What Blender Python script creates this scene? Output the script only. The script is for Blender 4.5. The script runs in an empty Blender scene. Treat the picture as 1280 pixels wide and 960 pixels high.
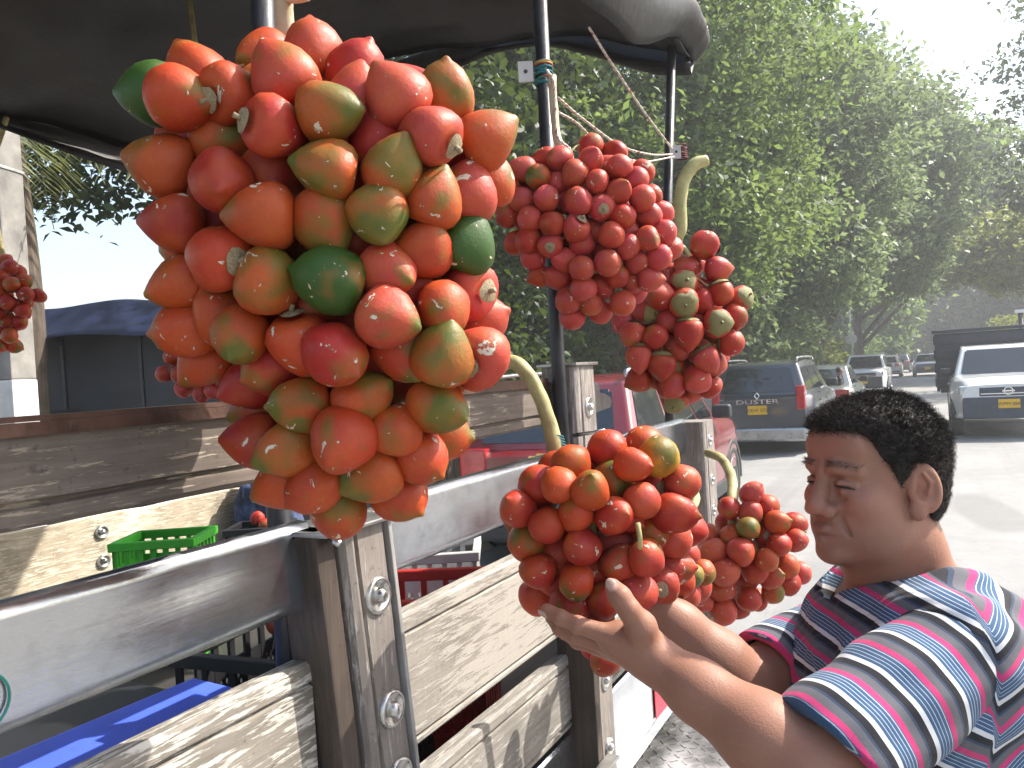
import bpy, bmesh, math, random
import numpy as np
from mathutils import Vector, Matrix, noise as mnoise

# ------------------------------------------------------------------ camera, sky, sun, exposure
SC = bpy.context.scene
COL = SC.collection
R = math.radians
CAM_H = 1.68
YAW, PITCH, ROLL = R(28.8), R(-0.62), R(3.5)
FPX = 960.0
cam_data = bpy.data.cameras.new('camera')
cam_data.sensor_width = 36.0
cam_data.lens = 36.0 * FPX / 1280.0
cam_data.clip_start = 0.02
cam_data.clip_end = 2000.0
cam = bpy.data.objects.new('camera', cam_data)
COL.objects.link(cam)
CAM_M = (Matrix.Translation((0, 0, CAM_H)) @ Matrix.Rotation(YAW, 4, 'Z')
         @ Matrix.Rotation(math.pi / 2 + PITCH, 4, 'X') @ Matrix.Rotation(-ROLL, 4, 'Z'))
cam.matrix_world = CAM_M
SC.camera = cam

SUN_AZ, SUN_EL = R(47), R(47)          # azimuth from +Y towards +X
world = bpy.data.worlds.new('World')
SC.world = world
world.use_nodes = True
wn = world.node_tree
wn.nodes.clear()
w_out = wn.nodes.new('ShaderNodeOutputWorld')
w_bg = wn.nodes.new('ShaderNodeBackground')
w_sky = wn.nodes.new('ShaderNodeTexSky')
w_sky.sky_type = 'NISHITA'
w_sky.sun_disc = False
w_sky.sun_elevation = SUN_EL
w_sky.sun_rotation = SUN_AZ
w_sky.altitude = 0
w_sky.air_density = 1.3
w_sky.dust_density = 3.0
w_sky.ozone_density = 0.6
w_bg.inputs['Strength'].default_value = 0.15
wn.links.new(w_sky.outputs[0], w_bg.inputs['Color'])
wn.links.new(w_bg.outputs[0], w_out.inputs['Surface'])

sun_d = bpy.data.lights.new('sun', 'SUN')
sun_d.energy = 4.6
sun_d.angle = R(0.6)
sun_d.color = (1.0, 0.95, 0.86)
sun = bpy.data.objects.new('sun', sun_d)
COL.objects.link(sun)
SUN_DIR = Vector((math.sin(SUN_AZ) * math.cos(SUN_EL), math.cos(SUN_AZ) * math.cos(SUN_EL), math.sin(SUN_EL)))
sun.rotation_euler = SUN_DIR.to_track_quat('Z', 'Y').to_euler()
sun.location = SUN_DIR * 40

vs = SC.view_settings
vs.view_transform = 'Standard'
vs.look = 'None'
vs.gamma = 1.0
vs.use_curve_mapping = False
vs.exposure = 1.18
SC.display_settings.display_device = 'sRGB'
SC.render.engine = 'CYCLES'
SC.cycles.use_denoising = True
SC.cycles.adaptive_threshold = 0.025
SC.cycles.max_bounces = 6
SC.cycles.diffuse_bounces = 3
SC.cycles.glossy_bounces = 3
SC.cycles.transmission_bounces = 4
SC.cycles.transparent_max_bounces = 6
SC.cycles.caustics_reflective = False
SC.cycles.caustics_refractive = False

random.seed(7)
RNG = np.random.default_rng(11)


def at(px, py, depth):
    """a point of the place: picture position and its real distance in front of the lens"""
    return CAM_M @ Vector(((px - 640.0) / FPX * depth, -(py - 480.0) / FPX * depth, -depth))


def cam_dir(dx, dy, dz):
    return (CAM_M.to_3x3() @ Vector((dx, dy, dz))).normalized()

# ------------------------------------------------------------------ mesh helpers
def link(o, parent=None):
    COL.objects.link(o)
    if parent is not None:
        o.parent = parent
    return o


def tag(o, label, cat, group=None):
    o['label'] = label
    o['category'] = cat
    if group:
        o['group'] = group
    return o


def empty(name, loc=(0, 0, 0), rz=0.0):
    o = bpy.data.objects.new(name, None)
    o.empty_display_size = 0.1
    o.location = loc
    o.rotation_euler = (0, 0, rz)
    return link(o)


def structure(o, kind='structure'):
    o['kind'] = kind
    return o


def obj(name, me, m=None, parent=None, smooth=False):
    if isinstance(me, bmesh.types.BMesh):
        bm = me
        me = bpy.data.meshes.new(name)
        bm.normal_update()
        bm.to_mesh(me)
        bm.free()
    if m is not None:
        me.materials.clear()
        me.materials.append(m)
    if smooth:
        me.polygons.foreach_set('use_smooth', np.ones(len(me.polygons), dtype=bool))
    return link(bpy.data.objects.new(name, me), parent)


def np_mesh(name, V, F, smooth=False):
    """V (n,3), F (m,k) constant-size faces"""
    V = np.asarray(V, dtype=np.float32)
    F = np.asarray(F, dtype=np.int32)
    me = bpy.data.meshes.new(name)
    me.vertices.add(len(V))
    me.vertices.foreach_set('co', V.ravel())
    k = F.shape[1]
    me.loops.add(F.size)
    me.loops.foreach_set('vertex_index', F.ravel())
    me.polygons.add(len(F))
    me.polygons.foreach_set('loop_start', np.arange(0, F.size, k, dtype=np.int32))
    if smooth:
        me.polygons.foreach_set('use_smooth', np.ones(len(F), dtype=bool))
    me.update(calc_edges=True)
    return me


def attr_f(me, name, vals):
    a = me.attributes.new(name, 'FLOAT', 'POINT')
    a.data.foreach_set('value', np.asarray(vals, dtype=np.float32))


def attr_c(me, name, rgb):
    a = me.attributes.new(name, 'FLOAT_COLOR', 'POINT')
    c = np.ones((len(rgb), 4), dtype=np.float32)
    c[:, :3] = rgb
    a.data.foreach_set('color', c.ravel())


def bm_box(bm, x0, x1, y0, y1, z0, z1, mat4=None):
    vs_ = [bm.verts.new((x, y, z)) for x in (x0, x1) for y in (y0, y1) for z in (z0, z1)]
    for f in ((0, 1, 3, 2), (4, 6, 7, 5), (0, 4, 5, 1), (2, 3, 7, 6), (0, 2, 6, 4), (1, 5, 7, 3)):
        bm.faces.new([vs_[i] for i in f])
    if mat4 is not None:
        bmesh.ops.transform(bm, matrix=mat4, verts=vs_)
    return vs_


def box_mesh(x0, x1, y0, y1, z0, z1, bevel=0.0, seg=2):
    bm = bmesh.new()
    bm_box(bm, x0, x1, y0, y1, z0, z1)
    if bevel > 0:
        bmesh.ops.bevel(bm, geom=bm.edges[:], offset=bevel, segments=seg, affect='EDGES', profile=0.6)
    return bm


def spline(pts, n):
    """Catmull-Rom through pts, n samples"""
    P = [Vector(p) for p in pts]
    if len(P) == 2:
        return [P[0].lerp(P[1], i / (n - 1)) for i in range(n)]
    P = [P[0] * 2 - P[1]] + P + [P[-1] * 2 - P[-2]]
    out = []
    m = len(P) - 3
    for i in range(n):
        t = i / (n - 1) * m
        k = min(int(t), m - 1)
        t -= k
        a, b, c, d = P[k:k + 4]
        out.append(0.5 * ((2 * b) + (c - a) * t + (2 * a - 5 * b + 4 * c - d) * t * t + (3 * b - a - 3 * c + d) * t ** 3))
    return out


def bm_tube(bm, pts, radii, n=10, caps=True):
    pts = [Vector(p) for p in pts]
    if not hasattr(radii, '__len__'):
        radii = [radii] * len(pts)
    rings = []
    prev = None
    for i, p in enumerate(pts):
        d = (pts[min(i + 1, len(pts) - 1)] - pts[max(i - 1, 0)]).normalized()
        if prev is None:
            ref = Vector((0, 0, 1)) if abs(d.z) < 0.9 else Vector((1, 0, 0))
            u = d.cross(ref).normalized()
        else:
            u = (prev - d * prev.dot(d)).normalized()
        prev = u
        v = d.cross(u)
        rings.append([bm.verts.new(p + (u * math.cos(a) + v * math.sin(a)) * radii[i])
                      for a in [2 * math.pi * j / n for j in range(n)]])
    for a, b in zip(rings, rings[1:]):
        for j in range(n):
            bm.faces.new((a[j], a[(j + 1) % n], b[(j + 1) % n], b[j]))
    if caps:
        bm.faces.new(rings[0][::-1])
        bm.faces.new(rings[-1])


def tube(name, pts, radii, m, parent=None, n=10, samples=None, smooth=True):
    if samples:
        if hasattr(radii, '__len__'):
            rr = np.interp(np.linspace(0, 1, samples), np.linspace(0, 1, len(radii)), radii)
        else:
            rr = [radii] * samples
        pts = spline(pts, samples)
        radii = list(rr)
    bm = bmesh.new()
    bm_tube(bm, pts, radii, n)
    return obj(name, bm, m, parent, smooth)


def bm_lathe(bm, prof, n=20, mat4=None):
    """prof: (r, z) pairs, around z"""
    rings = []
    new = []
    for r, z in prof:
        if r < 1e-6:
            v = bm.verts.new((0, 0, z))
            new.append(v)
            rings.append([v])
        else:
            rg = [bm.verts.new((r * math.cos(2 * math.pi * j / n), r * math.sin(2 * math.pi * j / n), z)) for j in range(n)]
            new += rg
            rings.append(rg)
    for a, b in zip(rings, rings[1:]):
        for j in range(n):
            j2 = (j + 1) % n
            if len(a) == 1 and len(b) == 1:
                continue
            if len(a) == 1:
                bm.faces.new((a[0], b[j2], b[j]))
            elif len(b) == 1:
                bm.faces.new((a[j], a[j2], b[0]))
            else:
                bm.faces.new((a[j], a[j2], b[j2], b[j]))
    if mat4 is not None:
        bmesh.ops.transform(bm, matrix=mat4, verts=new)
    bmesh.ops.recalc_face_normals(bm, faces=bm.faces[:])
    return new


def text_mesh(body, size, extrude=0.001):
    cu = bpy.data.curves.new('lettering', 'FONT')
    cu.body = body
    cu.size = size
    cu.align_x = 'CENTER'
    cu.align_y = 'CENTER'
    cu.extrude = extrude
    o = bpy.data.objects.new('lettering', cu)
    COL.objects.link(o)
    dg = bpy.context.evaluated_depsgraph_get()
    me = bpy.data.meshes.new_from_object(o.evaluated_get(dg))
    bpy.data.objects.remove(o)
    bpy.data.curves.remove(cu)
    return me


# ------------------------------------------------------------------ materials
class Mat:
    def __init__(self, name, color=(0.5, 0.5, 0.5), rough=0.6, metal=0.0, spec=0.5, coat=0.0, coat_rough=0.1):
        self.m = bpy.data.materials.new(name)
        self.m.use_nodes = True
        self.nt = self.m.node_tree
        self.b = self.nt.nodes['Principled BSDF']
        self.out = self.nt.nodes['Material Output']
        self.set('Base Color', (*color, 1.0))
        self.set('Roughness', rough)
        self.set('Metallic', metal)
        self.set('Specular IOR Level', spec)
        self.set('Coat Weight', coat)
        self.set('Coat Roughness', coat_rough)

    def set(self, key, v):
        if hasattr(v, 'is_output'):
            self.nt.links.new(v, self.b.inputs[key])
        else:
            self.b.inputs[key].default_value = v

    def node(self, t, ins=None, **props):
        n = self.nt.nodes.new(t)
        for k, v in props.items():
            setattr(n, k, v)
        for k, v in (ins or {}).items():
            if hasattr(v, 'is_output'):
                self.nt.links.new(v, n.inputs[k])
            else:
                n.inputs[k].default_value = v
        return n

    def coord(self, kind='Object', scale=(1, 1, 1), offset=None, loc=(0, 0, 0)):
        tc = self.node('ShaderNodeTexCoord')
        mp = self.node('ShaderNodeMapping', {'Vector': tc.outputs[kind], 'Scale': scale, 'Location': loc})
        if offset is not None:
            ad = self.node('ShaderNodeVectorMath', {0: mp.outputs[0], 1: offset}, operation='ADD')
            return ad.outputs[0]
        return mp.outputs[0]

    def rand_offset(self, k=37.0):
        oi = self.node('ShaderNodeObjectInfo')
        mu = self.node('ShaderNodeMath', {0: oi.outputs['Random'], 1: k}, operation='MULTIPLY')
        cx = self.node('ShaderNodeCombineXYZ', {0: mu.outputs[0], 1: mu.outputs[0], 2: mu.outputs[0]})
        return cx.outputs[0]

    def noise(self, vec, scale=5.0, detail=4.0, rough=0.55, dist=0.0):
        return self.node('ShaderNodeTexNoise', {'Vector': vec, 'Scale': scale, 'Detail': detail, 'Roughness': rough, 'Distortion': dist}).outputs[0]

    def ramp(self, fac, stops, interp='LINEAR'):
        n = self.node('ShaderNodeValToRGB', {'Fac': fac})
        cr = n.color_ramp
        cr.interpolation = interp
        while len(cr.elements) < len(stops):
            cr.elements.new(0.5)
        for e, (p, c) in zip(cr.elements, stops):
            e.position = p
            e.color = (*c, 1.0) if hasattr(c, '__len__') else (c, c, c, 1.0)
        return n.outputs[0]

    def mix(self, fac, a, b, mode='MIX'):
        n = self.node('ShaderNodeMix', data_type='RGBA', blend_type=mode)
        for k, v in ((0, fac), (6, a), (7, b)):
            if hasattr(v, 'is_output'):
                self.nt.links.new(v, n.inputs[k])
            elif k == 0:
                n.inputs[0].default_value = v
            else:
                n.inputs[k].default_value = (*v[:3], 1.0)
        return n.outputs[2]

    def math(self, op, a, b=0.0, clamp=False):
        return self.node('ShaderNodeMath', {0: a, 1: b}, operation=op, use_clamp=clamp).outputs[0]

    def bump(self, height, strength=0.3, dist=0.01):
        n = self.node('ShaderNodeBump', {'Height': height, 'Strength': strength, 'Distance': dist})
        self.set('Normal', n.outputs[0])


def simple(name, color, rough=0.6, metal=0.0, var=0.12, scale=6.0, bump=0.0, coat=0.0, spec=0.5):
    """one colour with grime variation, so that no surface is flat"""
    M = Mat(name, color, rough, metal, spec, coat)
    v = M.coord('Object', offset=M.rand_offset())
    n = M.noise(v, scale, 5.0)
    dark = tuple(c * (1 - var * 1.6) for c in color)
    lite = tuple(min(1, c * (1 + var)) for c in color)
    M.set('Base Color', M.ramp(n, [(0.3, dark), (0.7, lite)]))
    M.set('Roughness', M.math('MULTIPLY_ADD', n, 0.25) if False else M.ramp(n, [(0.3, max(0, rough - 0.06)), (0.75, min(1, rough + 0.1))]))
    if bump:
        M.bump(M.noise(v, scale * 6, 4.0), bump, 0.004)
    return M.m


def wood(name, dark, lite, grain_axis='Y', paint=None, paint_amt=0.5, rough=0.75, scale=1.0):
    """weathered board: long grain, worn patches, optional flaking paint"""
    M = Mat(name, lite, rough)
    s = {'Y': (48 * scale, 2.6 * scale, 48 * scale), 'Z': (48 * scale, 48 * scale, 2.6 * scale), 'X': (2.6 * scale, 48 * scale, 48 * scale)}[grain_axis]
    off = M.rand_offset()
    v = M.coord('Object', scale=s, offset=off)
    g = M.noise(v, 2.6, 8.0, 0.65, 0.4)
    col = M.ramp(g, [(0.28, dark), (0.5, tuple((a + b) / 2 for a, b in zip(dark, lite))), (0.72, lite)])
    v2 = M.coord('Object', offset=off)
    big = M.noise(v2, 7.0, 5.0, 0.6)
    col = M.mix(M.ramp(big, [(0.42, 0.0), (0.68, 0.55)]), col, tuple(c * 0.55 for c in dark))
    speck = M.noise(v2, 85.0, 3.0, 0.7)
    col = M.mix(M.ramp(speck, [(0.62, 0.0), (0.70, 0.6)]), col, tuple(c * 0.4 for c in dark))
    h = g
    if paint is not None:
        s3 = {'Y': (90, 9, 90), 'Z': (90, 90, 9), 'X': (9, 90, 90)}[grain_axis]
        v3 = M.coord('Object', scale=s3, offset=off)
        fl = M.noise(v3, 1.7, 7.0, 0.7, 0.25)
        zone = M.noise(v2, 3.2, 2.0, 0.5)
        k = M.math('ADD', fl, M.math('MULTIPLY', M.math('SUBTRACT', zone, 0.5), 0.55))
        msk = M.ramp(k, [(0.5 + 0.14 * (0.5 - paint_amt), 0.0), (0.545 + 0.14 * (0.5 - paint_amt), 1.0)])
        col = M.mix(msk, col, paint)
        h = M.math('ADD', M.math('MULTIPLY', g, 0.6), M.math('MULTIPLY', msk, 0.4))
    M.set('Base Color', col)
    M.set('Roughness', M.ramp(g, [(0.2, rough + 0.1), (0.8, rough - 0.12)]))
    M.bump(h, 0.4, 0.003)
    return M.m


def leaf_mat(name, dark, lite, trans=(0.25, 0.35, 0.03), tw=0.4):
    M = Mat(name, lite, 0.5, spec=0.35)
    at_ = M.node('ShaderNodeAttribute', attribute_name='tone')
    col = M.ramp(at_.outputs['Fac'], [(0.0, dark), (0.65, lite), (1.0, tuple(c * 1.55 for c in lite))])
    M.set('Base Color', col)
    tr = M.node('ShaderNodeBsdfTranslucent', {'Color': M.mix(0.5, col, trans)})
    mx = M.node('ShaderNodeMixShader', {0: tw})
    M.nt.links.new(M.b.outputs[0], mx.inputs[1])
    M.nt.links.new(tr.outputs[0], mx.inputs[2])
    M.nt.links.new(mx.outputs[0], M.out.inputs['Surface'])
    return M.m


def sdf_box_len(a, b):
    return (Vector(b) - Vector(a)).length

# ------------------------------------------------------------------ the setting: ground, road, pavement
def ground_mat(name, dark, lite, scale=3.0, fine=60.0, bump=0.3, rough=0.85, wear=False):
    M = Mat(name, lite, rough)
    v = M.coord('Object')
    a = M.noise(v, scale * 0.12, 6.0, 0.6)
    b = M.noise(v, fine, 3.0, 0.7)
    c = M.noise(v, scale, 5.0, 0.65)
    k = M.math('ADD', M.math('MULTIPLY', a, 0.5), M.math('ADD', M.math('MULTIPLY', b, 0.22), M.math('MULTIPLY', c, 0.28)))
    col = M.ramp(k, [(0.36, dark), (0.62, lite)])
    if wear:
        tr = M.noise(M.coord('Object', scale=(1.3, 0.035, 1)), 1.0, 4.0, 0.6)
        col = M.mix(M.ramp(tr, [(0.48, 0.0), (0.68, 0.45)]), col, tuple(x * 0.62 for x in dark))
        pt = M.noise(M.coord('Object', scale=(0.35, 0.16, 1)), 1.0, 2.0, 0.4)
        col = M.mix(M.ramp(pt, [(0.585, 0.0), (0.60, 0.5)]), col, tuple(x * 0.72 for x in dark))
        ck = M.noise(M.coord('Object', scale=(0.9, 0.5, 1)), 1.0, 7.0, 0.62, 0.6)
        line = M.math('ABSOLUTE', M.math('SUBTRACT', ck, 0.5))
        col = M.mix(M.ramp(line, [(0.0, 0.22), (0.004, 0.0)]), col, (0.05, 0.05, 0.05))
    M.set('Base Color', col)
    M.bump(b, bump, 0.006)
    return M.m


m_road = ground_mat('sun_bleached_asphalt', (0.178, 0.177, 0.176), (0.275, 0.272, 0.268), 3.0, 90.0, 0.4, wear=True)
m_soil = ground_mat('dry_soil', (0.10, 0.075, 0.05), (0.22, 0.17, 0.12), 2.0, 30.0, 0.6)
m_pave = ground_mat('worn_concrete', (0.24, 0.23, 0.21), (0.38, 0.36, 0.33), 2.0, 50.0, 0.3)


def sheet(name, x0, x1, y0, y1, z, m):
    bm = bmesh.new()
    vs_ = [bm.verts.new(p) for p in ((x0, y0, z), (x1, y0, z), (x1, y1, z), (x0, y1, z))]
    bm.faces.new(vs_)
    return structure(obj(name, bm, m))


sheet('ground', -170, 170, -110, 260, -0.012, m_soil)
sheet('road', -3.9, 5.6, -105, 250, 0.0, m_road)


def kerb_run(name, x0, x1, side):
    bm = bmesh.new()
    y = -20.0
    while y < 90:
        bm_box(bm, x0, x1, y + 0.006, y + 0.994, -0.02, 0.13)
        y += 1.0
    bmesh.ops.bevel(bm, geom=[e for e in bm.edges if all(v.co.z > 0.1 for v in e.verts)], offset=0.018, segments=2, affect='EDGES')
    return structure(obj(name, bm, m_pave))


kerb_run('kerb_left', -4.05, -3.9, -1)
kerb_run('kerb_right', 5.6, 5.75, 1)
structure(obj('pavement_left', box_mesh(-6.3, -4.052, -30, 120, -0.03, 0.122), m_pave))
structure(obj('pavement_right', box_mesh(5.752, 8.0, -30, 120, -0.03, 0.122), m_pave))

# ------------------------------------------------------------------ the stake truck
m_board = wood('peeling_board', (0.15, 0.13, 0.105), (0.28, 0.25, 0.21), 'Y', paint=(0.46, 0.43, 0.385), paint_amt=0.62)
m_board_low = wood('weathered_board', (0.16, 0.142, 0.124), (0.29, 0.27, 0.24), 'Y', paint=(0.37, 0.35, 0.315), paint_amt=0.35)
m_board_mid = wood('faded_board', (0.20, 0.175, 0.15), (0.29, 0.262, 0.225), 'Y', paint=(0.335, 0.308, 0.27), paint_amt=0.95)
m_rail = wood('brown_rail', (0.095, 0.073, 0.058), (0.19, 0.152, 0.124), 'Y', paint=(0.30, 0.25, 0.19), paint_amt=-0.25)
m_pale = wood('sun_bleached_plank', (0.30, 0.24, 0.165), (0.56, 0.48, 0.36), 'Y', paint=(0.62, 0.55, 0.43), paint_amt=0.45)
m_post = wood('varnished_post', (0.15, 0.128, 0.112), (0.26, 0.228, 0.205), 'Z', paint=(0.31, 0.28, 0.26), paint_amt=0.3, rough=0.6)
m_post_dark = wood('dark_post', (0.03, 0.022, 0.017), (0.085, 0.062, 0.048), 'Z', rough=0.6)
m_pole = simple('black_painted_pipe', (0.035, 0.036, 0.042), 0.38, 0.3, 0.3, 20, 0.15)
m_iron = simple('rusty_angle_iron', (0.10, 0.055, 0.04), 0.45, 0.6, 0.35, 18, 0.25)
m_chrome = simple('worn_zinc_bolt', (0.55, 0.54, 0.52), 0.3, 1.0, 0.25, 40, 0.1)
m_trim = simple('grey_metal_trim', (0.45, 0.44, 0.43), 0.35, 0.9, 0.25, 14, 0.1)
m_dark_in = simple('dark_bed_floor', (0.03, 0.026, 0.022), 0.8, 0.0, 0.3, 6, 0.3)
m_rubber = simple('tyre_rubber', (0.022, 0.022, 0.023), 0.75, 0.0, 0.3, 14, 0.3)


def steel_mat():
    M = Mat('brushed_sheet_metal', (0.72, 0.75, 0.80), 0.22, 0.95)
    v = M.coord('Object')
    big = M.noise(v, 6.0, 3.0, 0.5)
    st = M.noise(M.coord('Object', scale=(30, 1.2, 60)), 4.0, 6.0, 0.7)
    sm = M.noise(v, 26.0, 5.0, 0.65)
    M.set('Base Color', M.mix(M.ramp(sm, [(0.5, 0.0), (0.72, 0.5)]), (0.72, 0.75, 0.80), (0.52, 0.53, 0.55)))
    M.set('Roughness', M.math('ADD', M.ramp(st, [(0.3, 0.05), (0.75, 0.14)]), M.ramp(big, [(0.38, 0.0), (0.7, 0.10)])))
    M.bump(M.math('ADD', M.math('MULTIPLY', st, 0.25), big), 0.12, 0.01)
    return M.m


m_steel = steel_mat()
PX = -0.72                       # outer face of the near side's boards
truck = empty('stake_truck', (-1.8, 0.6, 0))
tag(truck, 'weathered wooden stake truck carrying palm fruit, with dark pipes holding its canopy', 'truck')
TRUCK_INV = Matrix.Translation((1.8, -0.6, 0))


def tpart(name, bm, m, parent=None, smooth=False):
    """a part of the truck, modelled in world coordinates"""
    o = obj(name, bm, m, parent or truck, smooth)
    o.data.transform(TRUCK_INV)
    return o


def plank(name, y0, y1, z0, z1, xo, th, m, grooves=(), lean=0.0, seed=0, amp=0.0025, n=26, flip=1):
    """a board along Y: outer face at xo, thickness inwards, routed grooves on the outer face, uneven edges"""
    g = 0.004
    prof = [(xo - th * flip, z0 + 0.003), (xo - 0.004 * flip, z0), (xo, z0 + 0.005)]
    for gz in sorted(grooves):
        prof += [(xo, gz - g), (xo - 0.007 * flip, gz - g * 0.4), (xo - 0.007 * flip, gz + g * 0.4), (xo, gz + g)]
    prof += [(xo, z1 - 0.006), (xo - 0.005 * flip, z1), (xo - th * flip, z1 - 0.002)]
    bm = bmesh.new()
    rings = []
    for i in range(n + 1):
        y = y0 + (y1 - y0) * i / n
        ring = []
        for k, (x, z) in enumerate(prof):
            nn = mnoise.noise(Vector((y * 5 + seed * 7.1, z * 3, seed)))
            n2 = mnoise.noise(Vector((y * 23 + seed * 3.3, k * 1.7, seed + 5)))
            ring.append(bm.verts.new((x + nn * amp + n2 * 0.0008, y, z + nn * amp * 1.2 + n2 * 0.0012)))
        rings.append(ring)
    for a, b in zip(rings, rings[1:]):
        for j in range(len(prof)):
            j2 = (j + 1) % len(prof)
            bm.faces.new((a[j], b[j], b[j2], a[j2]))
    bm.faces.new(rings[0])
    bm.faces.new(rings[-1][::-1])
    bmesh.ops.recalc_face_normals(bm, faces=bm.faces[:])
    return tpart(name, bm, m)


# near side boards, rail and sheet strips, broken at the posts
plank('top_rail', -1.3, 1.508, 1.568, 1.662, PX - 0.01, 0.032, m_rail, (1.590,), seed=1, n=60)
plank('top_rail_edge', 1.625, 1.78, 1.60, 1.652, PX - 0.01, 0.03, m_post, (1.612,), seed=3, n=8)
for (a, b, s) in ((-1.3, 0.728, 4), (0.852, 1.50, 5), (1.625, 2.44, 6)):
    plank('side_board', a, b, 1.122, 1.330, PX, 0.03, m_board if s == 4 else m_board_mid, (1.300, 1.136), seed=s, n=40)
for (a, b, s) in ((-1.3, 0.728, 7), (0.852, 1.50, 8), (1.625, 2.44, 9)):
    plank('lower_board', a, b, 0.915, 1.072, PX, 0.03, m_board_low, (1.047, 0.93), seed=s, n=30)
for (a, b, s) in ((-1.3, 0.76, 10), (0.88, 1.50, 11), (1.625, 2.74, 12)):
    plank('skirt_sheet', a, b, 0.655, 0.898, PX - 0.004, 0.004, m_steel, (0.70,), seed=s, amp=0.0015, n=26)


def strip(y0, y1, seed):
    n, m_ = 44, 8
    z0, z1 = 1.400, 1.508
    bm = bmesh.new()
    gr = []
    for i in range(n + 1):
        y = y0 + (y1 - y0) * i / n
        row = []
        for j in range(m_ + 1):
            v = j / m_
            w = mnoise.noise(Vector((y * 3.1, v * 1.4, seed))) * 0.0028 + mnoise.noise(Vector((y * 9, v * 3, seed + 3))) * 0.0009
            dent = -0.007 * math.exp(-(((y - 0.545) / 0.022) ** 2 + ((v - 0.72) / 0.16) ** 2))
            row.append(bm.verts.new((PX + 0.004 + (w + dent), y, z0 + (z1 - z0) * v)))
        top = bm.verts.new((PX - 0.012, y, z1 + 0.002))
        bot = bm.verts.new((PX - 0.008, y, z0 - 0.002))
        gr.append([bot] + row + [top])
    for a, b in zip(gr, gr[1:]):
        for j in range(len(a) - 1):
            bm.faces.new((a[j], b[j], b[j + 1], a[j + 1]))
    bmesh.ops.solidify(bm, geom=bm.faces[:], thickness=0.0016)
    bmesh.ops.recalc_face_normals(bm, faces=bm.faces[:])
    return tpart('metal_strip', bm, m_steel, smooth=True)


strip(-1.3, 0.735, 2)
strip(0.862, 1.505, 5)
strip(1.625, 2.44, 9)

# iron angle cap over the top rail
bm = bmesh.new()
bm_box(bm, PX - 0.045, PX - 0.002, -1.3, 1.475, 1.665, 1.670)
bm_box(bm, PX - 0.008, PX - 0.002, -1.3, 1.475, 1.652, 1.6645)
tpart('rail_cap', bm, m_iron)

# teal paint mark on the strip
bm = bmesh.new()
mk = [(PX + 0.0085, 0.336 + 0.026 * math.cos(t), 1.433 + 0.026 * math.sin(t)) for t in np.linspace(-1.9, 1.7, 18)]
bm_tube(bm, mk, 0.0013, 5)
tpart('paint_mark', bm, simple('teal_paint', (0.01, 0.19, 0.15), 0.6, var=0.2, scale=60))


def post(name, y0, y1, z0, z1, x0, x1, m, lean=0.0, zref=1.49, groove=True, pieces=18):
    """an upright with a rounded edge and a routed line, leaning along Y below zref"""
    w = y1 - y0
    prof = [(x0, y0), (x1 - 0.012, y0), (x1 - 0.004, y0 + 0.004), (x1, y0 + 0.012)]
    if groove:
        for gy in (y0 + w * 0.24, ):
            prof += [(x1, gy - 0.004), (x1 - 0.007, gy - 0.001), (x1 - 0.007, gy + 0.001), (x1, gy + 0.004)]
    prof += [(x1, y1 - 0.008), (x1 - 0.006, y1), (x0, y1)]
    bm = bmesh.new()
    rings = []
    for i in range(pieces + 1):
        z = z0 + (z1 - z0) * i / pieces
        ring = []
        for k, (x, y) in enumerate(prof):
            nn = mnoise.noise(Vector((k * 0.6, z * 9, y0 * 3))) * 0.0014
            ring.append(bm.verts.new((x + nn, y + nn + (zref - z) * lean, z + (nn * 1.5 if i == pieces else 0))))
        rings.append(ring)
    for a, b in zip(rings, rings[1:]):
        for j in range(len(prof)):
            j2 = (j + 1) % len(prof)
            bm.faces.new((a[j], a[j2], b[j2], b[j]))
    bm.faces.new(rings[0][::-1])
    bm.faces.new(rings[-1])
    bmesh.ops.recalc_face_normals(bm, faces=bm.faces[:])
    return tpart(name, bm, m)


LEAN1 = 0.085
p1 = post('stake_post', 0.752, 0.836, 0.64, 1.492, -0.752, -0.672, m_post, LEAN1)
bm = box_mesh(-0.752, -0.684, 0.712, 0.745, 0.64, 1.50, 0.004)
bmesh.ops.transform(bm, matrix=Matrix.Shear('XY', 4, (0, 0)), verts=bm.verts[:])
for v in bm.verts:
    v.co.y += (1.49 - v.co.z) * LEAN1
tpart('post_channel', bm, m_post_dark, p1)
bm = box_mesh(-0.745, -0.668, 0.8375, 0.845, 0.64, 1.494, 0.0015)
for v in bm.verts:
    v.co.y += (1.49 - v.co.z) * LEAN1
tpart('post_edge_strip', bm, simple('dull_grey_edging', (0.30, 0.29, 0.28), 0.6, 0.0, 0.2, 14), p1)
bm = box_mesh(-0.76, -0.66, 0.706, 0.85, 1.494, 1.500, 0.002)
tpart('post_cap', bm, m_trim, p1)
p2 = post('stake_post', 1.512, 1.622, 0.64, 1.692, -0.755, -0.675, m_post, 0.0, 1.69)
bm = box_mesh(-0.765, -0.668, 1.506, 1.628, 1.693, 1.700, 0.002)
tpart('post_cap', bm, m_trim, p2)
bm = box_mesh(-0.745, -0.662, 1.485, 1.509, 0.66, 1.30, 0.003)
tpart('post_channel', bm, m_post_dark, p2)
p3 = post('stake_post', 2.445, 2.575, 0.64, 1.495, -0.78, -0.655, m_post, 0.0, 1.49)
for yy in (2.04, ):
    pass

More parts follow.
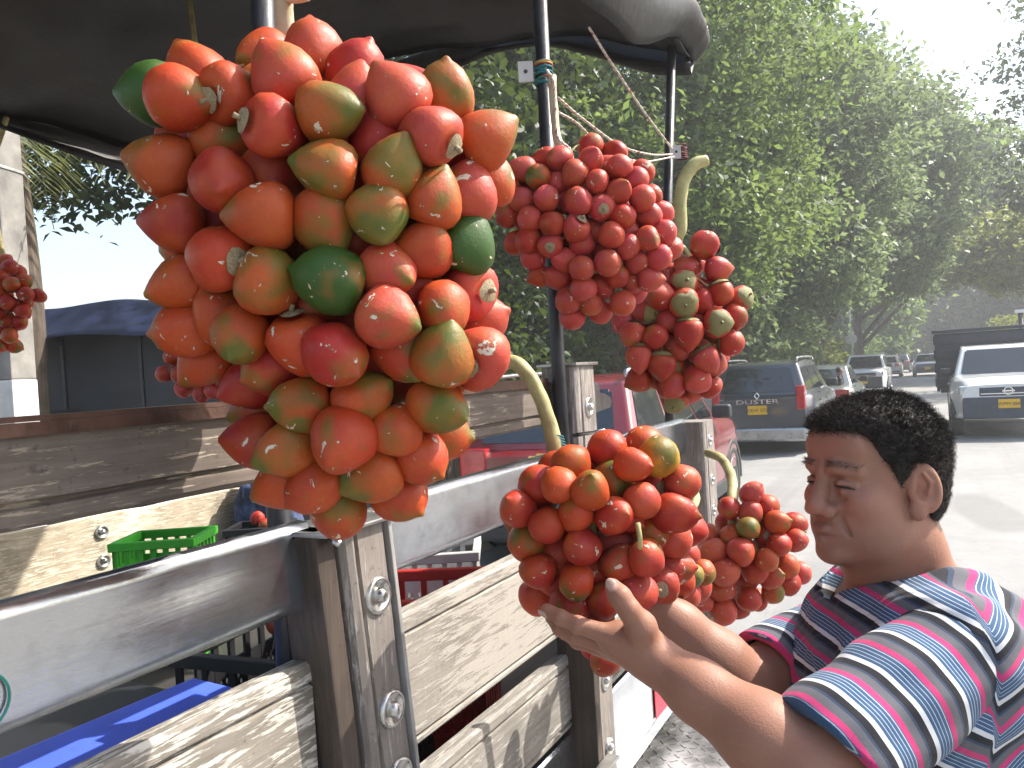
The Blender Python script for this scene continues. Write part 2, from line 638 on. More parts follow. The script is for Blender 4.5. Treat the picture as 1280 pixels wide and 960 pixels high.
# scrolled bracket beside the tall post
bm = bmesh.new()
sc = [(1.624, 1.655), (1.66, 1.648), (1.70, 1.628), (1.74, 1.622), (1.772, 1.612), (1.778, 1.60), (1.768, 1.588), (1.624, 1.578)]
fa = [bm.verts.new((-0.728, y, z)) for y, z in sc]
fb = [bm.verts.new((-0.700, y, z)) for y, z in sc]
bm.faces.new(fa[::-1])
bm.faces.new(fb)
for i in range(len(sc)):
    j = (i + 1) % len(sc)
    bm.faces.new((fa[i], fa[j], fb[j], fb[i]))
bmesh.ops.recalc_face_normals(bm, faces=bm.faces[:])
tpart('scroll_bracket', bm, m_post)

# bolts in dished washers
RX = Matrix.Rotation(math.pi / 2, 4, 'Y')


def bolt(x, y, z, parent, s=1.0):
    M4 = Matrix.Translation((x, y, z)) @ RX @ Matrix.Scale(s, 4)
    bm_ = bmesh.new()
    bm_lathe(bm_, [(0.0, 0.0125), (0.004, 0.0122), (0.0072, 0.010), (0.0085, 0.006), (0.0085, 0.0)], 14, M4)
    b = tpart('bolt', bm_, m_chrome, parent, True)
    b2 = bmesh.new()
    bm_lathe(b2, [(0.006, 0.0015), (0.013, 0.002), (0.0155, 0.0045), (0.0185, 0.0058), (0.0205, 0.0042), (0.021, 0.0005)], 22, M4)
    w = tpart('washer', b2, m_chrome, b, True)
    return b


for z in (1.395, 1.235, 1.138, 0.99):
    bolt(-0.6735, 0.803 + (1.49 - z) * LEAN1, z, p1, 1.22)
for z in (1.60, 1.20, 0.99, 0.84):
    bolt(-0.6765, 1.575, z, p2, 1.05)
for z in (1.43, 1.30, 1.20, 1.0):
    bolt(-0.6565, 2.51, z, p3, 0.9)
# nails and a latch pin
for a, b in (((-0.68, 1.49, 1.545), (-0.60, 1.475, 1.555)), ((-0.68, 0.735, 1.487), (-0.635, 0.70, 1.492))):
    bm = bmesh.new()
    bm_tube(bm, [a, b], 0.0045, 8)
    tpart('tie_pin', bm, m_chrome, smooth=True)
# hinge bracket low on the tall post
bm = box_mesh(-0.66, -0.632, 1.44, 1.53, 0.845, 0.85, 0.001)
bm2 = bm_box(bm, -0.6615, -0.655, 1.44, 1.535, 0.66, 0.846)
tpart('hinge_bracket', bm, m_trim)
bolt(-0.654, 1.485, 0.76, p2, 1.2)

# canopy pipes
for pts in (((-0.768, 0.735, 0.9), (-0.768, 0.735, 1.5), (-0.742, 0.765, 2.78)),
            ((-0.703, 1.488, 1.31), (-0.703, 1.488, 1.7), (-0.703, 1.515, 2.74)),
            ((-0.79, 2.47, 1.0), (-0.775, 2.53, 2.0), (-0.745, 2.66, 2.8)),
            ((-2.90, 0.7, 0.8), (-2.90, 0.7, 2.76)), ((-2.90, 2.60, 0.8), (-2.90, 2.60, 2.76)),
            ((-2.90, -1.2, 0.8), (-2.90, -1.2, 2.76)), ((-0.742, -1.2, 0.8), (-0.742, -1.2, 2.76))):
    bm = bmesh.new()
    bm_tube(bm, pts, 0.0155, 14)
    tpart('canopy_pipe', bm, m_pole, smooth=True)


def arch_z(x):
    return 2.78 + 0.30 * (1 - ((x + 1.82) / 1.1) ** 2)


for y in (-1.2, ):
    bm = bmesh.new()
    bm_tube(bm, [(x, y, arch_z(x) - 0.03) for x in np.linspace(-2.9, -0.742, 16)], 0.0145, 10)
    tpart('canopy_hoop', bm, m_pole, smooth=True)

# bed, far side, wheel, step
tpart('bed_floor', box_mesh(-2.95, -0.752, -1.35, 2.72, 0.80, 0.86), m_dark_in)
plank('far_side_board', -1.3, 2.66, 0.972, 1.232, -2.90, 0.03, m_pale, (), seed=21, amp=0.006, n=40)
plank('far_side_board', -1.3, 2.66, 0.868, 0.95, -2.90, 0.03, m_pale, (), seed=22, amp=0.004, n=40)
for (yy, zz) in ((1.85, 1.165), (1.85, 1.05), (2.55, 1.175), (2.55, 1.06), (0.9, 1.1)):
    bolt(-2.896, yy, zz, None, 1.3)
for yy in (-1.2, 0.7, 2.6):
    tpart('far_post', box_mesh(-2.99, -2.935, yy - 0.05, yy + 0.05, 0.7, 1.24, 0.005), m_post_dark)
tpart('chassis_beam', box_mesh(-2.3, -1.3, -1.3, 2.65, 0.55, 0.795), m_dark_in)
for (x, y) in ((-1.0, 1.55), (-2.62, 1.55)):
    bm = bmesh.new()
    W4 = Matrix.Translation((x, y, 0.40)) @ RX
    bm_lathe(bm, [(0.16, -0.10), (0.34, -0.105), (0.395, -0.08), (0.40, 0.0), (0.395, 0.08), (0.34, 0.105), (0.16, 0.10), (0.14, 0.04), (0.0, 0.05)], 32, W4)
    w = tpart('wheel', bm, m_rubber, smooth=True)
# reflective tape
bm = box_mesh(-0.722, -0.7195, 2.02, 2.14, 0.705, 0.80)
tpart('reflective_tape', bm, simple('red_reflector', (0.62, 0.02, 0.05), 0.35, var=0.15))
bm = box_mesh(-0.722, -0.7195, 2.1405, 2.26, 0.705, 0.80)
tpart('reflective_tape', bm, simple('white_reflector', (0.75, 0.75, 0.73), 0.4, var=0.1))


def checker_plate(x0, x1, y0, y1, z):
    bm_ = box_mesh(x0, x1, y0, y1, z - 0.006, z, 0.002)
    bm_box(bm_, x1 - 0.001, x1 + 0.004, y0, y1, z - 0.07, z + 0.001)
    nx, ny = int((x1 - x0) / 0.03), int((y1 - y0) / 0.03)
    for i in range(nx):
        for j in range(ny):
            a = R(45) if (i + j) % 2 else R(-45)
            M4 = Matrix.Translation((x0 + (i + 0.5) * 0.03, y0 + (j + 0.5) * 0.03, z)) @ Matrix.Rotation(a, 4, 'Z')
            bm_lathe_v = bm_box(bm_, -0.011, 0.011, -0.0028, 0.0028, -0.001, 0.0022, M4)
    for i in range(2):
        for j in range(ny):
            a = R(45) if (i + j) % 2 else R(-45)
            M4 = Matrix.Translation((x1 + 0.004, y0 + (j + 0.5) * 0.03, z - 0.02 - 0.03 * i)) @ Matrix.Rotation(a, 4, 'X')
            bm_box(bm_, -0.001, 0.0022, -0.011, 0.011, -0.0028, 0.0028, M4)
    return bm_


tpart('tread_plate_step', checker_plate(-0.78, -0.52, 1.70, 2.74, 0.60), m_trim)

# ------------------------------------------------------------------ tarpaulin over the hoops
def tarp_mat():
    M = Mat('black_tarpaulin', (0.03, 0.028, 0.028), 0.42, spec=0.32)
    v = M.coord('Object')
    n = M.noise(v, 5.0, 6.0, 0.6)
    wv = M.noise(v, 420.0, 1.0)
    M.set('Base Color', M.ramp(n, [(0.3, (0.006, 0.0052, 0.005)), (0.7, (0.018, 0.0152, 0.014))]))
    M.set('Roughness', M.ramp(n, [(0.3, 0.42), (0.7, 0.62)]))
    M.bump(M.math('ADD', M.math('MULTIPLY', n, 1.0), M.math('MULTIPLY', wv, 0.03)), 0.5, 0.02)
    return M.m


m_tarp = tarp_mat()
tarp = empty('tarpaulin', (-1.8, 0.6, 2.74))
tag(tarp, 'black tarpaulin stretched over the hoops of the fruit truck', 'tarpaulin')


def tarp_part(name, V, F, thick=0.004):
    me = np_mesh(name, np.asarray(V) - np.array([-1.8, 0.6, 2.74]), F, True)
    o = obj(name, me, m_tarp, tarp)
    md = o.modifiers.new('thickness', 'SOLIDIFY')
    md.thickness = thick
    return o


def grid_faces(n, m_):
    i, j = np.meshgrid(np.arange(n - 1), np.arange(m_ - 1), indexing='ij')
    a = (i * m_ + j).ravel()
    return np.stack([a, a + m_, a + m_ + 1, a + 1], axis=1)


xs = np.linspace(-2.96, -0.70, 60)
ys = np.linspace(-1.4, 2.72, 90)
V = []
for x in xs:
    for y in ys:
        sag = 0.045 * abs(math.sin((y - 0.72) / 1.86 * math.pi)) ** 0.8
        wr = mnoise.noise(Vector((x * 2.2, y * 1.6, 3))) * 0.05 + mnoise.noise(Vector((x * 5, y * 7, 9))) * 0.014
        V.append((x, y, arch_z(x) - sag + wr + 0.012))
tarp_part('roof_sheet', V, grid_faces(60, 90))


def flap(name, line, drop, seed, n=70, m_=16, curl=0.05, out=(0, 0, 0)):
    """a hanging, rolled and wrinkled edge of the sheet along a line; drop(t) its depth"""
    L = spline(line, n)
    V = []
    for i, p in enumerate(L):
        t = i / (n - 1)
        dr = drop(t)
        for j in range(m_):
            s = j / (m_ - 1)
            a = s * 4.6
            wv = mnoise.noise(Vector((t * 9, s * 1.5, seed))) * 0.035 * s + mnoise.noise(Vector((t * 26, s * 4, seed + 2))) * 0.012 * s
            off = Vector(out) * (math.sin(min(a, 3.6)) * curl + wv)
            zz = -dr * min(1.0, s * 1.35) + (max(0, s - 0.74) * dr * 0.9)
            V.append(p + off + Vector((0, 0, zz + wv * 0.5)))
    return tarp_part(name, V, grid_faces(n, m_), 0.005)


flap('near_edge_fold', [(-0.70, -1.4, 2.76), (-0.69, 0.7, 2.75), (-0.685, 1.9, 2.82), (-0.68, 2.55, 2.93), (-0.70, 2.80, 2.92)],
     lambda t: 0.20 + 0.07 * math.sin(t * 14) * (1 - t) + 0.05 * math.sin(t * 5), 4, out=(1, 0.1, 0), curl=0.05)
flap('end_edge_fold', [(-0.70, 2.74, 2.88), (-1.2, 2.74, 3.03), (-1.8, 2.74, 3.08), (-2.4, 2.74, 3.02), (-2.96, 2.72, 2.80)],
     lambda t: 0.13 + 0.05 * math.sin(t * 11 + 1), 8, out=(0, 1, 0), curl=0.045)
flap('far_edge_fold', [(-2.96, -1.4, 2.82), (-2.96, 0.7, 2.80), (-2.96, 1.7, 2.77), (-2.96, 2.72, 2.80)],
     lambda t: 0.10 + 0.05 * math.sin(t * 9), 12, out=(-1, 0, 0), curl=0.04)

# ------------------------------------------------------------------ crates and boxes in the truck
def crate(name, cx, cy, z0, L, W, H, rz, m, label, lattice=True, tilt=0.0):
    c = empty(name, (cx, cy, z0), rz)
    c.rotation_euler = (tilt, 0, rz)
    tag(c, label, 'crate', 'crates in the truck bed')
    t = 0.012
    obj('base', box_mesh(-L / 2, L / 2, -W / 2, W / 2, 0, t, 0.003), m, c)
    bm_ = bmesh.new()
    for (a0, a1, b0, b1) in ((-L / 2 - 0.008, L / 2 + 0.008, -W / 2 - 0.008, -W / 2 + t), (-L / 2 - 0.008, L / 2 + 0.008, W / 2 - t, W / 2 + 0.008),
                             (-L / 2 - 0.008, -L / 2 + t, -W / 2 + t, W / 2 - t), (L / 2 - t, L / 2 + 0.008, -W / 2 + t, W / 2 - t)):
        bm_box(bm_, a0, a1, b0, b1, H - 0.026, H)
    bmesh.ops.bevel(bm_, geom=bm_.edges[:], offset=0.002, segments=1, affect='EDGES')
    obj('rim', bm_, m, c)
    for side in range(4):
        ln = L if side < 2 else W
        bm_ = bmesh.new()
        for k in range(7):
            x = -ln / 2 + 0.008 + (ln - 0.016) * k / 6
            bm_box(bm_, x - 0.007, x + 0.007, -0.004, 0.004, t, H - 0.026)
        bm_box(bm_, -ln / 2, ln / 2, -0.0032, 0.0032, t, H * 0.24)
        bm_box(bm_, -ln / 2, ln / 2, -0.0032, 0.0032, H * 0.72, H * 0.8)
        if lattice:
            nz = 9
            for k in range(-3, nz * 2):
                x0 = -ln / 2 + ln * k / (nz * 2)
                for sgn in (1, -1):
                    hh = H * 0.48
                    dx = hh * 0.5
                    xa, xb = (x0, x0 + dx) if sgn > 0 else (x0 + dx, x0)
                    xa, xb = max(-ln / 2, min(ln / 2, xa)), max(-ln / 2, min(ln / 2, xb))
                    if abs(xa - xb) < 0.004:
                        continue
                    pa, pb = Vector((xa, 0, H * 0.24)), Vector((xb, 0, H * 0.72))
                    d = (pb - pa)
                    ang = math.atan2(d.x, d.z)
                    M4 = Matrix.Translation((pa + pb) / 2) @ Matrix.Rotation(ang, 4, 'Y')
                    bm_box(bm_, -0.0026, 0.0026, -0.0022, 0.0022, -d.length / 2, d.length / 2, M4)
        w = obj('wall', bm_, m, c)
        if side < 2:
            w.location = (0, (-1 if side == 0 else 1) * (W / 2 - 0.005), 0)
        else:
            w.rotation_euler = (0, 0, math.pi / 2)
            w.location = ((-1 if side == 2 else 1) * (L / 2 - 0.005), 0, 0)
    return c


m_green_pl = simple('green_plastic', (0.045, 0.36, 0.02), 0.38, var=0.18)
m_white_pl = simple('grey_white_plastic', (0.58, 0.57, 0.55), 0.45, var=0.2)
m_red_pl = simple('red_plastic', (0.42, 0.028, 0.022), 0.42, var=0.2)
m_black_pl = simple('black_plastic', (0.016, 0.016, 0.018), 0.42, var=0.3)
m_blue_pl = simple('blue_plastic', (0.075, 0.14, 0.78), 0.5, var=0.12, scale=9, bump=0.1)

BED = 0.862
g_ = at(206, 668, 2.45)
crate('crate', g_.x, g_.y, BED, 0.245, 0.20, g_.z - BED, R(31), m_green_pl, 'bright green plastic crate beside the pale far board', True)
g_ = at(540, 682, 2.2)
crate('crate', g_.x, g_.y, BED, 0.26, 0.22, g_.z - BED, R(30), m_white_pl, 'pale grey lattice crate above the red crate', True)
g_ = at(515, 730, 1.72)
crate('crate', g_.x, g_.y, BED, 0.34, 0.26, g_.z - BED, R(24), m_red_pl, 'red plastic crate low between the middle posts', True)
crate('crate', -1.12, 1.13, BED, 0.40, 0.30, 0.33, R(8), m_black_pl, 'black lattice crate with fruit just behind the near post', True)
bx = empty('storage_box', (-0.885, 0.21, BED), R(-3))
tag(bx, 'flat blue plastic box behind the lower left board', 'box')
obj('body', box_mesh(-0.105, 0.105, -0.51, 0.51, 0, 0.365, 0.012), m_blue_pl, bx)
obj('lid', box_mesh(-0.12, 0.115, -0.535, 0.535, 0.366, 0.405, 0.010, 3), m_blue_pl, bx)
bk = empty('storage_box', (-1.34, 0.35, BED))
tag(bk, 'dark shallow tub behind the blue box', 'box')
obj('body', box_mesh(-0.16, 0.16, -0.36, 0.55, 0, 0.26, 0.02), m_black_pl, bk)
obj('lid', box_mesh(-0.17, 0.17, -0.37, 0.56, 0.261, 0.285, 0.010), m_black_pl, bk)

# folded yellow sack and husk debris
def cloth_lump(name, loc, size, seed, m, label, cat):
    bm_ = bmesh.new()
    bmesh.ops.create_icosphere(bm_, subdivisions=5, radius=1.0)
    for v in bm_.verts:
        p = v.co.copy()
        n = mnoise.noise(p * 1.6 + Vector((seed, 0, 0))) * 0.35 + (0.5 - abs(mnoise.noise(p * 3.3 + Vector((0, seed, 0))))) * 0.25
        v.co = Vector((p.x * size[0], p.y * size[1], p.z * size[2])) * (1 + n)
    o = obj(name, bm_, m, None, True)
    o.location = loc
    return tag(o, label, cat)


m_sack = simple('yellow_sack', (0.50, 0.36, 0.04), 0.7, var=0.25, scale=30, bump=0.4)
cloth_lump('sack', (-1.30, 0.46, 1.178), (0.05, 0.12, 0.035), 4, m_sack, 'crumpled yellow sack behind the blue box', 'sack')
m_denim = simple('dark_denim', (0.045, 0.065, 0.13), 0.85, var=0.5, scale=18, bump=0.4)
g_ = at(336, 625, 3.6)
cloth_lump('bundle', (g_.x, g_.y, BED + 0.24), (0.11, 0.14, 0.24), 9, m_denim, 'dark blue denim bundle at the end of the pale board', 'cloth')
m_blue_cloth = simple('navy_cloth', (0.02, 0.045, 0.14), 0.8, var=0.4, scale=18, bump=0.3)
g_ = at(105, 728, 2.50)
cloth_lump('bundle', (g_.x, g_.y, BED + 0.10), (0.09, 0.10, 0.10), 15, m_blue_cloth, 'navy blue cloth bundle under the pale board', 'cloth')
g_ = at(326, 655, 3.28)
crate('crate', g_.x, g_.y, BED, 0.24, 0.20, g_.z - BED, R(30), m_black_pl, 'low black crate with pink fruit at the end of the pale board', True)

# ------------------------------------------------------------------ peach palm fruit bunches
def fruit_mat():
    M = Mat('palm_fruit_skin', (0.5, 0.06, 0.03), 0.36, spec=0.34)
    oi = M.node('ShaderNodeObjectInfo')
    off = M.rand_offset(91.0)
    tc = M.node('ShaderNodeTexCoord')
    v = M.node('ShaderNodeVectorMath', {0: tc.outputs['Object'], 1: off}, operation='ADD').outputs[0]
    big = M.noise(v, 0.85, 2.0, 0.5, 0.3)
    fine = M.noise(v, 7.0, 5.0, 0.6)
    base = oi.outputs['Color']
    hue = M.mix(M.ramp(big, [(0.42, 0.0), (0.66, 0.5)]), base, (0.44, 0.085, 0.010))
    hue = M.mix(M.ramp(fine, [(0.45, 0.0), (0.75, 0.28)]), hue, (0.18, 0.032, 0.014))
    # ripening: green to olive towards the tip and in streaks, by the fruit's own alpha
    sep = M.node('ShaderNodeSeparateXYZ', {0: tc.outputs['Object']})
    g1 = M.math('MULTIPLY_ADD', sep.outputs[2], 0.27)
    M.nt.nodes[-1].inputs[2].default_value = 0.0
    streak = M.noise(v, 0.9, 1.5, 0.45, 0.4)
    k = M.math('ADD', M.math('ADD', oi.outputs['Alpha'], g1), M.math('MULTIPLY', M.math('SUBTRACT', streak, 0.5), 1.5))
    gm = M.ramp(k, [(0.42, 0.0), (0.60, 0.45), (0.82, 1.0)])
    green = M.mix(M.ramp(big, [(0.35, 0.0), (0.7, 1.0)]), (0.070, 0.095, 0.010), (0.20, 0.115, 0.016))
    green = M.mix(M.ramp(oi.outputs['Alpha'], [(0.85, 0.0), (1.0, 1.0)]), green, (0.030, 0.075, 0.009))
    col = M.mix(gm, hue, green)
    # scars: dry beige patches with a brown rim, and specks
    sc_n = M.noise(v, 1.9, 4.0, 0.62, 0.8)
    rim = M.ramp(sc_n, [(0.635, 0.0), (0.655, 0.7)])
    core = M.ramp(sc_n, [(0.66, 0.0), (0.68, 1.0)])
    col = M.mix(rim, col, (0.16, 0.075, 0.03))
    col = M.mix(core, col, (0.62, 0.53, 0.42))
    vo = M.node('ShaderNodeTexVoronoi', {'Vector': v, 'Scale': 3.6})
    col = M.mix(M.ramp(vo.outputs['Distance'], [(0.06, 0.8), (0.095, 0.0)]), col, (0.13, 0.06, 0.03))
    M.set('Base Color', col)
    M.set('Roughness', M.math('ADD', M.ramp(fine, [(0.3, 0.42), (0.75, 0.58)]), M.math('MULTIPLY', core, 0.4)))
    M.set('Subsurface Weight', 0.0)
    M.bump(M.math('ADD', M.math('MULTIPLY', fine, 0.25), M.math('MULTIPLY', core, 0.35)), 0.10, 0.10)
    return M.m


m_fruit = fruit_mat()
m_stem = None
def stem_mat(name, dark, lite):
    M = Mat(name, lite, 0.6)
    v = M.coord('Object', offset=M.rand_offset())
    n = M.noise(v, 22.0, 6.0, 0.65)
    n2 = M.noise(v, 7.0, 3.0)
    c = M.ramp(n, [(0.3, dark), (0.7, lite)])
    c = M.mix(M.ramp(n2, [(0.5, 0.0), (0.72, 0.6)]), c, (0.17, 0.10, 0.04))
    M.set('Base Color', c)
    M.bump(n, 0.5, 0.004)
    return M.m


m_stem = stem_mat('green_brown_stalk', (0.17, 0.14, 0.05), (0.42, 0.38, 0.16))
m_stem_dry = stem_mat('dry_stalk', (0.38, 0.30, 0.19), (0.62, 0.53, 0.37))
m_stem_green = stem_mat('olive_stalk', (0.24, 0.23, 0.07), (0.50, 0.47, 0.22))
m_calyx = stem_mat('dry_calyx', (0.14, 0.10, 0.05), (0.44, 0.36, 0.22))
m_cap = stem_mat('olive_cap', (0.10, 0.11, 0.03), (0.30, 0.27, 0.10))

# fruit shapes, unit radius, tip at +z, stalk end at -z
def fruit_shape(seed, kind):
    if kind == 0:      # long, pointed
        prof = [(0, -0.93), (0.30, -0.95), (0.58, -0.90), (0.83, -0.70), (0.97, -0.38), (1.0, -0.05), (0.94, 0.30),
                (0.80, 0.62), (0.58, 0.88), (0.34, 1.04), (0.19, 1.12), (0.12, 1.20), (0.055, 1.25), (0, 1.26)]
    elif kind == 1:    # heart shaped
        prof = [(0, -0.70), (0.36, -0.79), (0.70, -0.76), (0.94, -0.55), (1.04, -0.22), (1.0, 0.08), (0.87, 0.42),
                (0.68, 0.72), (0.46, 0.96), (0.29, 1.10), (0.18, 1.18), (0.10, 1.25), (0, 1.27)]
    else:              # round
        prof = [(0, -0.84), (0.30, -0.88), (0.60, -0.80), (0.85, -0.56), (0.985, -0.22), (1.0, 0.10), (0.92, 0.42),
                (0.74, 0.71), (0.50, 0.90), (0.26, 0.99), (0.12, 1.02), (0.05, 1.04), (0, 1.045)]
    bm_ = bmesh.new()
    bm_lathe(bm_, prof, 22)
    rnd = random.Random(seed)
    o = Vector((rnd.uniform(0, 50), rnd.uniform(0, 50), rnd.uniform(0, 50)))
    sx, sy = rnd.uniform(0.94, 1.05), rnd.uniform(0.94, 1.05)
    ph = rnd.uniform(0, 6)
    lob = rnd.choice((2, 3, 3, 4))
    la = rnd.uniform(0.02, 0.05)
    bend = rnd.uniform(0, 0.10)
    for v in bm_.verts:
        p = v.co.copy()
        rr = math.hypot(p.x, p.y)
        th = math.atan2(p.y, p.x)
        k = 1 + mnoise.noise(p * 1.3 + o) * 0.10 + la * math.cos(lob * th + ph) * min(1, rr * 1.5)
        v.co = Vector((p.x * sx * k, p.y * sy * k, p.z * (1 + mnoise.noise(p * 0.9 + o * 2) * 0.03)))
        v.co.x += bend * max(0, p.z) ** 2
    me = bpy.data.meshes.new('fruit')
    bm_.to_mesh(me)
    bm_.free()
    me.polygons.foreach_set('use_smooth', np.ones(len(me.polygons), dtype=bool))
    me.materials.append(m_fruit)
    return me


SHAPES = {k: [fruit_shape(10 * k + s, k) for s in range(5)] for k in range(3)}


def calyx_shape(cap=False):
    bm_ = bmesh.new()
    n = 15
    prof = [(0.0, -1.02 if not cap else -1.0), (0.10, -1.0), (0.26, -0.975), (0.40, -0.93)]
    if cap:
        prof = [(0.0, -0.99), (0.25, -0.985), (0.52, -0.94), (0.74, -0.80), (0.86, -0.66)]
    bm_lathe(bm_, prof, n)
    for v in bm_.verts:
        rr = math.hypot(v.co.x, v.co.y)
        th = math.atan2(v.co.y, v.co.x)
        lobe = 1 + (0.22 if not cap else 0.12) * math.cos(3 * th) * rr + 0.07 * math.cos(8 * th + 1) * rr
        v.co.x *= lobe
        v.co.y *= lobe
        v.co.z -= 0.03
    bm_tube(bm_, [(0, 0, -0.96), (0.03, 0.02, -1.12), (0.07, 0.03, -1.24)], [0.10, 0.085, 0.10], 8)
    me = bpy.data.meshes.new('calyx')
    bm_.to_mesh(me)
    bm_.free()
    me.polygons.foreach_set('use_smooth', np.ones(len(me.polygons), dtype=bool))
    me.materials.append(m_cap if cap else m_calyx)
    return me


CALYX = calyx_shape(False)
CAP = calyx_shape(True)
HUES = {'R': (0.33, 0.018, 0.012, 0.10), 'P': (0.42, 0.046, 0.030, 0.14), 'O': (0.40, 0.046, 0.010, 0.26),
        'T': (0.38, 0.058, 0.010, 0.48), 'V': (0.34, 0.062, 0.010, 0.62), 'G': (0.22, 0.10, 0.012, 1.0), 'Y': (0.40, 0.21, 0.016, 0.50),
        'C': (0.42, 0.044, 0.044, 0.0)}


class Bunch:
    def __init__(self, name, label, base, outline, depth, flat, rad, kinds, group='palm fruit bunches on the truck'):
        self.root = empty(name, base)
        tag(self.root, label, 'fruit bunch', group)
        self.inv = Matrix.Translation(-Vector(base))
        self.outline = np.array(outline, dtype=float)     # (y, x_left, x_right)
        self.depth, self.flat, self.rad, self.kinds = depth, flat, rad, kinds
        self.items = []

    def mid(self, y):
        o = self.outline
        l = np.interp(y, o[:, 0], o[:, 1])
        r = np.interp(y, o[:, 0], o[:, 2])
        return (l + r) / 2, max(6.0, (r - l) / 2)

    def add(self, x, y, rpx, hue, layer=0, ang=None, tilt=None, cal=None, kind=None):
        c, h = self.mid(y)
        rho = min(1.0, abs(x - c) / h)
        reach = max(0.0, h / FPX * self.depth * self.flat - self.rad * 0.6)
        d = self.depth - reach * math.sqrt(max(0.0, 1 - rho * rho)) + layer * self.rad * 0.95
        if rpx is None or layer > 0:
            r = self.rad * random.uniform(0.95, 1.04)
        else:
            r = min(self.rad * 1.12, max(self.rad * 0.86, rpx / FPX * d))
        axis = None
        if ang is not None:
            tl = R(20 if tilt is None else tilt)
            axis = cam_dir(math.cos(R(ang)) * math.cos(tl), math.sin(R(ang)) * math.cos(tl), math.sin(tl))
        self.items.append(dict(p=at(x, y, d), r=r, hue=hue, axis=axis, cal=cal, kind=kind, seen=True, xy=(x, y), d=d))

    def relax(self, n=14, keep=0.84):
        it = self.items
        for _ in range(n):
            for i in range(len(it)):
                for j in range(i):
                    a, b = it[i], it[j]
                    lim = (a['r'] + b['r']) * keep
                    dv = a['p'] - b['p']
                    L = dv.length
                    if L < lim:
                        back = a if a['d'] >= b['d'] else b
                        back['d'] += min(0.006, (lim - L) * 0.6)
                        back['p'] = at(*back['xy'], back['d'])

    def fill(self, n, extra_back=1.0, avoid=None):
        """the fruit inside and on the far side"""
        o = self.outline
        tries = 0
        add = []
        while len(add) < n and tries < n * 60:
            tries += 1
            y = random.uniform(o[0, 0], o[-1, 0])
            c, h = self.mid(y)
            s, t = random.uniform(-1, 1), random.uniform(-1, 1)
            if s * s + t * t > 1:
                continue
            hw = max(0.0, h - self.rad * FPX / self.depth)
            reach = max(0.0, h / FPX * self.depth * self.flat - self.rad * 0.8)
            d = self.depth + reach * (t if t > 0 else t * 0.45) * extra_back
            p = at(c + s * hw, y, d)
            r = self.rad * random.uniform(0.92, 1.02)
            if avoid is not None and avoid(p):
                continue
            if any((p - q['p']).length < (r + q['r']) * 0.80 for q in self.items + add):
                continue
            add.append(dict(p=p, r=r, hue=random.choice(self.kinds), axis=None, cal=None, kind=None, seen=False, xy=(c + s * hw, y), d=d))
        self.items += add

    def build(self, axis_line, shapes=(0, 1, 2), cap=False, cal_rate=0.0):
        a, b = Vector(axis_line[0]), Vector(axis_line[1])
        ab = b - a
        for q in self.items:
            t = max(0.05, min(0.95, (q['p'] - a).dot(ab) / ab.dot(ab)))
            centre = a + ab * t
            ax = q['axis']
            if ax is None:
                ax = (q['p'] - centre).normalized()
                ax = (ax + Vector((random.gauss(0, .3), random.gauss(0, .3), random.gauss(-0.05, .3)))).normalized()
            cal = q['cal'] if q['cal'] is not None else (random.random() < cal_rate)
            if cal and q['cal'] is None and q['seen']:
                ax = (cam_dir(0, 0, -1) * 0.75 + Vector((random.gauss(0, .45), random.gauss(0, .45), random.gauss(0.1, .45)))).normalized()
            kd = q['kind'] if q['kind'] is not None else random.choice(shapes)
            me = random.choice(SHAPES[kd])
            o = bpy.data.objects.new('fruit', me)
            rot = ax.to_track_quat('Z', 'Y').to_matrix().to_4x4() @ Matrix.Rotation(random.uniform(0, 6.28), 4, 'Z')
            link(o, self.root)
            o.matrix_local = self.inv @ Matrix.Translation(q['p']) @ rot @ Matrix.Diagonal((q['r'], q['r'], q['r'] * random.uniform(0.96, 1.05), 1))
            h = HUES[q['hue']]
            j = random.uniform(0.85, 1.12)
            o.color = (h[0] * j, h[1] * j * random.uniform(0.8, 1.25), h[2] * j, min(1.0, max(0, h[3] + (random.uniform(-0.09, 0.09) if q['hue'] != 'G' else 0))))
            if cal:
                co = bpy.data.objects.new('calyx', CAP if cap else CALYX)
                link(co, o)

    def stalk(self, pts, radii, m, samples=26, n=12, name='stalk', parent=None):
        o = tube(name, pts, radii, m, parent or self.root, n, samples)
        o.data.transform(self.inv)
        for v in o.data.vertices:
            p = v.co
            k = mnoise.noise(p * 34) * 0.0016
            v.co = p + Vector((k, k, k))
        return o

    def strands(self, axis_line, n, r0=0.0022):
        """rachillae: thin stalks between the main stalk and single fruits"""
        a, b = Vector(axis_line[0]), Vector(axis_line[1])
        pick = random.sample(self.items, min(n, len(self.items)))
        for q in pick:
            t = max(0.0, min(0.9, (q['p'] - a).dot(b - a) / (b - a).length_squared - 0.15))
            s = a + (b - a) * t
            e = s + (q['p'] - s) * 0.72
            m_ = (s + e) / 2 + Vector((random.gauss(0, .012), random.gauss(0, .012), random.gauss(0.008, .01)))
            self.stalk([s, m_, e], [r0 * 1.5, r0, r0 * 1.1], m_stem_green, 9, 6, 'strand')


